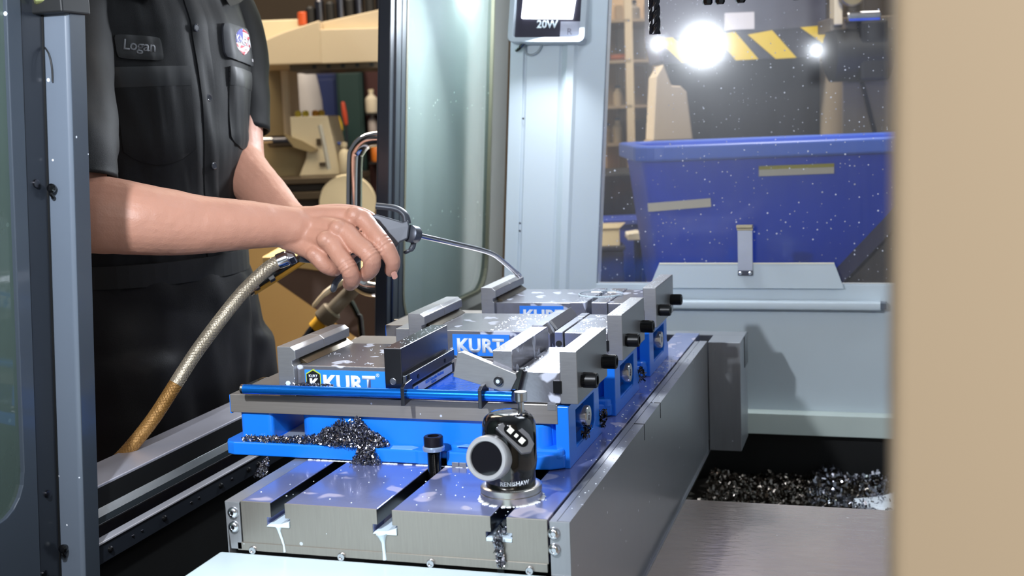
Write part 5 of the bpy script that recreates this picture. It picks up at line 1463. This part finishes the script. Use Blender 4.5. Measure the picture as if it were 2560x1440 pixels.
def pocket(t0, t1, z0, z1, dz, name):
    def fn(u, v):
        t = t0 + (t1 - t0) * u
        zb = z0 + 0.022 * (abs(2 * u - 1) ** 2.2)
        return (t, zb + (z1 + dz * u - zb) * v)
    shirt_sheet(name, fn, 16, 16, 0.0028, shirt_m, shirt)
    shirt_sheet(name + '_hem', lambda u, v: (t0 + (t1 - t0) * u, z1 + dz * u - 0.030 + 0.030 * v), 14, 4, 0.0042, seam_m, shirt)


pocket(-0.84, -0.17, 0.352, 0.500, 0.002, 'pocket')
pocket(0.29, 0.86, 0.368, 0.503, -0.008, 'pocket')


def patch(t0, t1, z0, z1, mat, name, skew=0.0, r=0.2, th=0.0052):
    def fn(u, v):
        uu, vv = 2 * u - 1, 2 * v - 1
        k = 1 - 0.09 * (abs(uu) ** 6) * (abs(vv) ** 6)
        s_ = 1 - 0.06 * abs(vv) ** 6
        return (t0 + (t1 - t0) * (0.5 + 0.5 * uu * s_), z0 + (z1 - z0) * (0.5 + 0.5 * vv * (1 - 0.10 * abs(uu) ** 6)) + skew * u)
    return shirt_sheet(name, fn, 14, 8, th, mat, shirt)


def on_shirt(tc, zc, off, skew=0.0, kx=1.0):
    a, b = interp(zc, AR), interp(zc, BR)
    sp = math.sqrt((a * math.cos(tc)) ** 2 + (b * math.sin(tc)) ** 2)

    def f(co):
        return shirt_pt(tc + co.x * kx / sp, zc + co.y + skew * co.x, off + co.z)
    return f


patch(-0.775, -0.395, 0.513, 0.549, pm('patch_black', (9, 10, 12), 0.6), 'name_patch', skew=-0.004)
text('name_lettering', 'Logan', 0.0225, on_shirt(-0.592, 0.531, 0.0056, -0.08), pm('thread_grey', (120, 122, 126), 0.6), shirt, shear=0.25, bold=0.0003, spacing=0.92)
logo_p = patch(0.24, 0.94, 0.515, 0.574, pm('patch_slate', (30, 32, 38), 0.6), 'logo_patch', skew=-0.010)
LT0, LZ0 = 0.57, 0.545


def shirt_poly(name, pts, mat, off, parent):
    f = on_shirt(LT0, LZ0, 0.0)
    mb = MB()
    top = [mb.bm.verts.new(f(Vector((x, y, off)))) for x, y in pts]
    bot = [mb.bm.verts.new(f(Vector((x, y, 0.004)))) for x, y in pts]
    mb.bm.faces.new(top)
    n = len(pts)
    for i in range(n):
        mb.bm.faces.new((top[i], bot[i], bot[(i + 1) % n], top[(i + 1) % n]))
    return mb.build(name, mat, parent)


thr_w = pm('thread_white', (226, 224, 228), 0.6)
thr_r = pm('thread_red', (206, 62, 76), 0.6)
thr_b = pm('thread_blue', (62, 66, 168), 0.6)
EA, EB = 0.0285, 0.0210
shirt_poly('logo_oval', [(EA * math.cos(a) * 1.02, EB * math.sin(a)) for a in [2 * PI * i / 30 for i in range(30)]], thr_w, 0.0058, shirt)
for k in range(4):
    y0 = -EB * 0.95 + k * 0.0108
    pts = []
    for i in range(13):
        s = -1 + 2 * i / 12
        y = y0 + 0.0024 * math.sin(s * 3)
        w_ = EA * math.sqrt(max(0.02, 1 - (y / EB) ** 2))
        pts.append((w_ * s, y))
    up_ = []
    for i in range(12, -1, -1):
        s = -1 + 2 * i / 12
        y = min(EB * 0.985, y0 + 0.0056 + 0.0024 * math.sin(s * 3))
        w_ = EA * math.sqrt(max(0.02, 1 - (y / EB) ** 2))
        up_.append((w_ * s, y))
    shirt_poly('logo_stripe', pts + up_, thr_r, 0.0062, shirt)
shirt_poly('logo_canton', [(EA * math.cos(a), EB * math.sin(a)) for a in [math.radians(95 + 8.5 * i) for i in range(12)]] + [(-0.0015, 0.0005)], thr_b, 0.0066, shirt)
text('logo_lettering', 'K·NERA', 0.0178, on_shirt(LT0, LZ0 + 0.0005, 0.0070, -0.12), thr_w, shirt, bold=0.0005, spacing=0.88)
text('logo_small', '38', 0.0065, on_shirt(0.86, 0.516, 0.0062, -0.1), thr_w, shirt, bold=0.0003)
# collar wings
for s in (-1, 1):
    mb = MB()
    ring = []
    for k in range(9):
        u = k / 8
        t = s * (0.18 + 2.2 * u)
        lo = shirt_pt(s * (0.42 + 2.0 * u), 0.655 - 0.055 * (1 - u) ** 1.5, 0.010)
        hi = shirt_pt(t, 0.705, 0.010) + Vector((0, 0, 0.025))
        ring.append([lo, hi, hi - FX * 0.002 + Vector((0, 0, 0.002)), lo + Vector((0, 0, 0.003)) - FX * 0.004])
    mb.loft(ring)
    mb.build('collar', shirt_m, shirt, smooth=True)


def sleeve(path, rad, name):
    sp_ = spline(path, 5)
    rings = []
    n = 40
    prev = None
    for k, p in enumerate(sp_):
        tan_ = (sp_[min(k + 1, len(sp_) - 1)] - sp_[max(k - 1, 0)]).normalized()
        u = FX if prev is None else prev
        u = (u - tan_ * u.dot(tan_)).normalized()
        prev = u
        w_ = tan_.cross(u)
        r = rad[0] + (rad[1] - rad[0]) * k / (len(sp_) - 1)
        rings.append([p + (u * math.cos(2 * PI * i / n) + w_ * math.sin(2 * PI * i / n)) * (r + 0.0040 * noise.noise(Vector((math.cos(2 * PI * i / n) * 2, math.sin(2 * PI * i / n) * 2, k * 0.35 + rad[0] * 90)))) for i in range(n)])
    last = rings[-1]
    cen = sum(last, Vector()) / n
    rings.append([cen + (q - cen) * 0.94 for q in last])
    rings.append([cen + (q - cen) * 0.92 + (sp_[-4] - sp_[-1]) * 0.6 for q in last])
    mb = MB()
    mb.loft(rings, cap=False)
    return mb.build(name, shirt_m, pn, smooth=True, angle=180)


sleeve([(-0.690, 0.500, 0.640), (-0.6729, 0.4430, 0.5768), (-0.6331, 0.3800, 0.4898), (-0.5860, 0.3150, 0.4200), (-0.5660, 0.2830, 0.3800), (-0.5590, 0.2720, 0.3400)], (0.074, 0.0650), 'sleeve')
sleeve([(-0.628, 0.750, 0.630), (-0.607, 0.795, 0.590), (-0.590, 0.795, 0.52), (-0.582, 0.783, 0.455), (-0.5745, 0.770, 0.395)], (0.070, 0.0520), 'sleeve')

# trousers, belt and boots
tro_m = pm('black_trousers', (8, 8, 12), 0.6, var=0.2, vscale=22, sheen=0.04, spec=0.25, bump=0.2, bscale=700)


def leg_ring(cx_, z, a, b, ph):
    n = 40
    return [cx_ + LX * (a + 0.004 * noise.noise(Vector((math.cos(t) * 2, z * 9 + ph, math.sin(t) * 2)))) * math.sin(t) + FX * (b + 0.005 * noise.noise(Vector((math.sin(t) * 2, z * 9 + ph, math.cos(t) * 2)))) * math.cos(t) + Vector((0, 0, z)) for t in [2 * PI * i / n for i in range(n)]]


tro = MB()
tro.loft([leg_ring(BC, z, a, b, 0) for z, a, b in ((0.185, 0.164, 0.116), (0.15, 0.176, 0.124), (0.09, 0.190, 0.134), (0.03, 0.195, 0.138), (-0.04, 0.190, 0.132), (-0.09, 0.172, 0.115))])
for s in (-1, 1):
    tro.loft([leg_ring(BC + LX * s * x + FX * y, z, a, b, s * 5) for z, x, y, a, b in ((0.05, 0.090, 0.0, 0.104, 0.128), (-0.05, 0.096, 0.004, 0.104, 0.124), (-0.18, 0.100, 0.006, 0.098, 0.108), (-0.36, 0.105, 0.004, 0.084, 0.090), (-0.48, 0.108, 0.0, 0.074, 0.078), (-0.66, 0.110, -0.012, 0.068, 0.070), (-0.82, 0.112, -0.016, 0.062, 0.064), (-0.885, 0.112, -0.016, 0.064, 0.068))])


def creases(bm):
    for vtx in bm.verts:
        c = vtx.co
        q = c - BC
        l = q.dot(LX)
        d = 0.0045 * noise.noise(Vector((l * 16, c.z * 9 + l * 14, 2.0))) + 0.0020 * noise.noise(Vector((l * 40, c.z * 22, q.dot(FX) * 20)))
        d -= 0.007 * math.exp(-((l - 0.085 - 0.25 * (c.z - 0.05)) / 0.012) ** 2) * (1 if -0.12 < c.z < 0.14 else 0)
        vtx.co = c + vtx.normal * d


tro_o = remesh(tro, 0.009, 6, 'trousers', tro_m, pn, 0.5, creases)
MB().frame([(p.x, p.y) for p in [BC + LX * 0.171 * math.sin(t) + FX * 0.123 * math.cos(t) for t in [2 * PI * i / 48 for i in range(48)]]],
           [(p.x, p.y) for p in [BC + LX * 0.160 * math.sin(t) + FX * 0.112 * math.cos(t) for t in [2 * PI * i / 48 for i in range(48)]]], 'z', 0.165, 0.200).build('belt', matte_black, pn)
for s in (-1, 1):
    b_ = MB()
    o_ = BC + LX * s * 0.112
    b_.tube([o_ + FX * -0.085 + Vector((0, 0, -0.885)), o_ + FX * -0.02 + Vector((0, 0, -0.868)), o_ + FX * 0.07 + Vector((0, 0, -0.885)), o_ + FX * 0.15 + Vector((0, 0, -0.895))], [0.040, 0.056, 0.045, 0.032], 20, 'round', [(0.9, ZU)] * 4)
    b_.build('boot', gloss_black, pn, smooth=True)

# ------------------------------------------------------------------ blow gun in the right hand and its braided hose
gun_m = pm('gun_grey_casting', (74, 78, 86), 0.42, 0.3, var=0.08, vscale=60)
gg = thing('blow_gun', 'grey metal blow gun with hanging loop and long bent nozzle in the right hand', 'blow gun', (-0.19, 0.49, 0.24))
VD = Vector((-0.39, 0.91, -0.13)).normalized()


def plate(pts, th):
    mb = MB()
    A = [mb.bm.verts.new(Vector(p) - VD * th) for p in pts]
    B = [mb.bm.verts.new(Vector(p) + VD * th) for p in pts]
    mb.bm.faces.new(A)
    mb.bm.faces.new(B[::-1])
    n = len(pts)
    for i in range(n):
        mb.bm.faces.new((A[i], B[i], B[(i + 1) % n], A[(i + 1) % n]))
    return mb


plate([(-0.2174, 0.4891, 0.2686), (-0.2052, 0.4933, 0.2722), (-0.1685, 0.5028, 0.2592), (-0.1613, 0.5054, 0.2618), (-0.1591, 0.5048, 0.2531), (-0.1612, 0.5014, 0.2348), (-0.1717, 0.4976, 0.2306), (-0.1794, 0.4937, 0.2206), (-0.1928, 0.4911, 0.2309), (-0.2023, 0.4903, 0.2456), (-0.2135, 0.4887, 0.2575)], 0.0095).build('gun_head', gun_m, gg, bevel=0.0022, seg=3)
MB().tube(spline([(-0.2055, 0.4952, 0.2842), (-0.1942, 0.4983, 0.2826), (-0.1803, 0.5021, 0.2800), (-0.1710, 0.5045, 0.2755), (-0.1645, 0.5053, 0.2680), (-0.1624, 0.5046, 0.2570)], 5), 0.0078, 12, 'flat', [(0.62, (0.2, 0, 1))] * 26).build('hanging_loop', gun_m, gg, smooth=True, angle=50)
MB().tube(spline([(-0.1990, 0.4890, 0.2530), (-0.2066, 0.4791, 0.2366), (-0.2452, 0.4664, 0.2238), (-0.2816, 0.4479, 0.2173), (-0.3020, 0.4360, 0.2200)], 4), 0.0105, 16).build('grip', gun_m, gg, smooth=True)
nd = (Vector((-0.1307, 0.588, 0.2206)) - Vector((-0.1522, 0.5204, 0.2374))).normalized()
MB().lathe([(0.0095, -0.012), (0.0128, -0.010), (0.0128, 0.004), (0.0110, 0.0065), (0.0050, 0.0065)], (-0.1560, 0.5120, 0.2405), nd, 24).build('nozzle_collar', pm('collar_grey', (84, 88, 98), 0.4, 0.5), gg, smooth=True, angle=40)
MB().tube(spline([(-0.1530, 0.5204, 0.2384), (-0.1307, 0.588, 0.2206), (-0.1065, 0.6664, 0.1999), (-0.0975, 0.7000, 0.1890), (-0.0925, 0.7250, 0.1770), (-0.0875, 0.7650, 0.1575), (-0.0855, 0.7950, 0.1436)], 5), 0.0040, 14).build('nozzle_tube', bright_steel, gg, smooth=True)
MB().tube([(-0.0858, 0.7900, 0.1458), (-0.0852, 0.8000, 0.1412)], 0.0046, 14).build('nozzle_tip', bright_steel, gg, smooth=True)
MB().tube(spline([(-0.1584, 0.5160, 0.2330), (-0.1592, 0.5160, 0.2240), (-0.1628, 0.5144, 0.2182), (-0.1701, 0.5116, 0.2144)], 4), [0.0042] * 9 + [0.003] * 4, 10, 'round').build('hook_guard', gun_m, gg, smooth=True)
MB().tube(spline([(-0.2140, 0.4720, 0.2200), (-0.2300, 0.4700, 0.2080), (-0.2440, 0.4680, 0.1960), (-0.2537, 0.4658, 0.1856), (-0.2609, 0.4623, 0.1773), (-0.2641, 0.4599, 0.1676)], 4), 0.0056, 12, 'round', [(0.6, (1, -0.4, -0.2))] * 21).build('trigger_lever', gun_m, gg, smooth=True)

braid = pm('braided_hose', (176, 166, 148), 0.34, 0.7, var=0.35, vscale=260, bump=0.5, bscale=500)
braid_old = pm('braided_hose_tarnished', (150, 112, 60), 0.45, 0.45, var=0.35, vscale=260, bump=0.5, bscale=500)
hs = thing('air_hose', 'braided steel air hose curving down from the blow gun behind the sill', 'hose', (-0.42, 0.3, 0.05))
hp_ = spline([(-0.3264, 0.421, 0.2135), (-0.3400, 0.4100, 0.2050), (-0.3560, 0.3940, 0.1880), (-0.3700, 0.3756, 0.1690), (-0.3874, 0.3491, 0.1391), (-0.4085, 0.3157, 0.0996), (-0.4275, 0.2885, 0.0600)], 6)
hp2 = spline([(-0.4275, 0.2885, 0.0600), (-0.4490, 0.2600, 0.0164), (-0.4713, 0.2314, -0.0193), (-0.4880, 0.2187, -0.0386), (-0.4990, 0.2114, -0.0566), (-0.5080, 0.2050, -0.10), (-0.52, 0.18, -0.3), (-0.58, 0.10, -0.7), (-0.62, 0.02, -0.915)], 6)
MB().tube(hp_, 0.0093, 20).build('hose_upper', braid, hs, smooth=True)
MB().tube(hp2, 0.0093, 20).build('hose_lower', braid_old, hs, smooth=True)
hd_ = (Vector((-0.3015, 0.4332, 0.2229)) - Vector((-0.3264, 0.421, 0.2135))).normalized()
MB().lathe([(0.0108, -0.004), (0.0112, 0.0), (0.0112, 0.010), (0.0096, 0.012)], (-0.3264, 0.421, 0.2135), hd_, 20).build('ferrule', bright_steel, hs, smooth=True)
MB().lathe([(0.0098, 0.011), (0.0122, 0.0125), (0.0122, 0.0210), (0.0105, 0.0225)], (-0.3264, 0.421, 0.2135), hd_, 6).build('hex_fitting', bright_steel, hs, bevel=0.0006)
# braid relief: crossing wires wound round the hose
for pth, mt_b in ((hp_, braid), (hp2[:26], braid_old)):
    wm = MB()
    seg = []
    for a, b in zip(pth, pth[1:]):
        for q in range(4):
            seg.append(a + (b - a) * q / 4)
    seg.append(pth[-1])
    L_ = 0.0
    acc = [0.0]
    for a, b in zip(seg, seg[1:]):
        L_ += (b - a).length
        acc.append(L_)
    for dirn in (1, -1):
        for s0 in range(10):
            pts = []
            for k, p in enumerate(seg):
                tan_ = (seg[min(k + 1, len(seg) - 1)] - seg[max(k - 1, 0)]).normalized()
                u = tan_.cross(Vector((0.3, 0.8, 0.5))).normalized()
                w_ = tan_.cross(u)
                an = dirn * acc[k] / 0.0075 + 2 * PI * s0 / 10
                pts.append(p + (u * math.cos(an) + w_ * math.sin(an)) * 0.0094)
            wm.tube(pts, 0.00042, 4)
    tag(wm.build('braid_wires', mt_b, hs), kind='stuff')

# striped tool clipped at the hip pocket
ptl = thing('clip_pen', 'thin black and yellow tool clipped at the trouser pocket below the hose', 'tool', (-0.47, 0.65, 0.15))
MB().tube([(-0.4900, 0.6335, 0.1355), (-0.4585, 0.668, 0.1579), (-0.4129, 0.7296, 0.1941)], 0.0052, 10).build('yellow_edge', pm('tool_yellow', (204, 150, 36), 0.4), ptl, smooth=True)
MB().tube([(-0.4905, 0.6340, 0.1420), (-0.4590, 0.6690, 0.1660), (-0.4129, 0.7296, 0.2030)], 0.0062, 10).build('black_barrel', gloss_black, ptl, smooth=True)
MB().tube([(-0.4960, 0.6310, 0.1335), (-0.4880, 0.6350, 0.1400), (-0.4820, 0.6385, 0.1440)], 0.0050, 8).build('metal_clip', bright_steel, ptl, smooth=True)
MB().tube([(-0.4720, 0.6530, 0.1530), (-0.4660, 0.6590, 0.1570)], 0.0068, 8).build('silver_band', bright_steel, ptl, smooth=True)
MB().tube([(-0.4960, 0.6310, 0.1325), (-0.4985, 0.6100, 0.1280), (-0.5026, 0.5858, 0.1222)], 0.0009, 6).build('tip_wire', bright_steel, ptl)
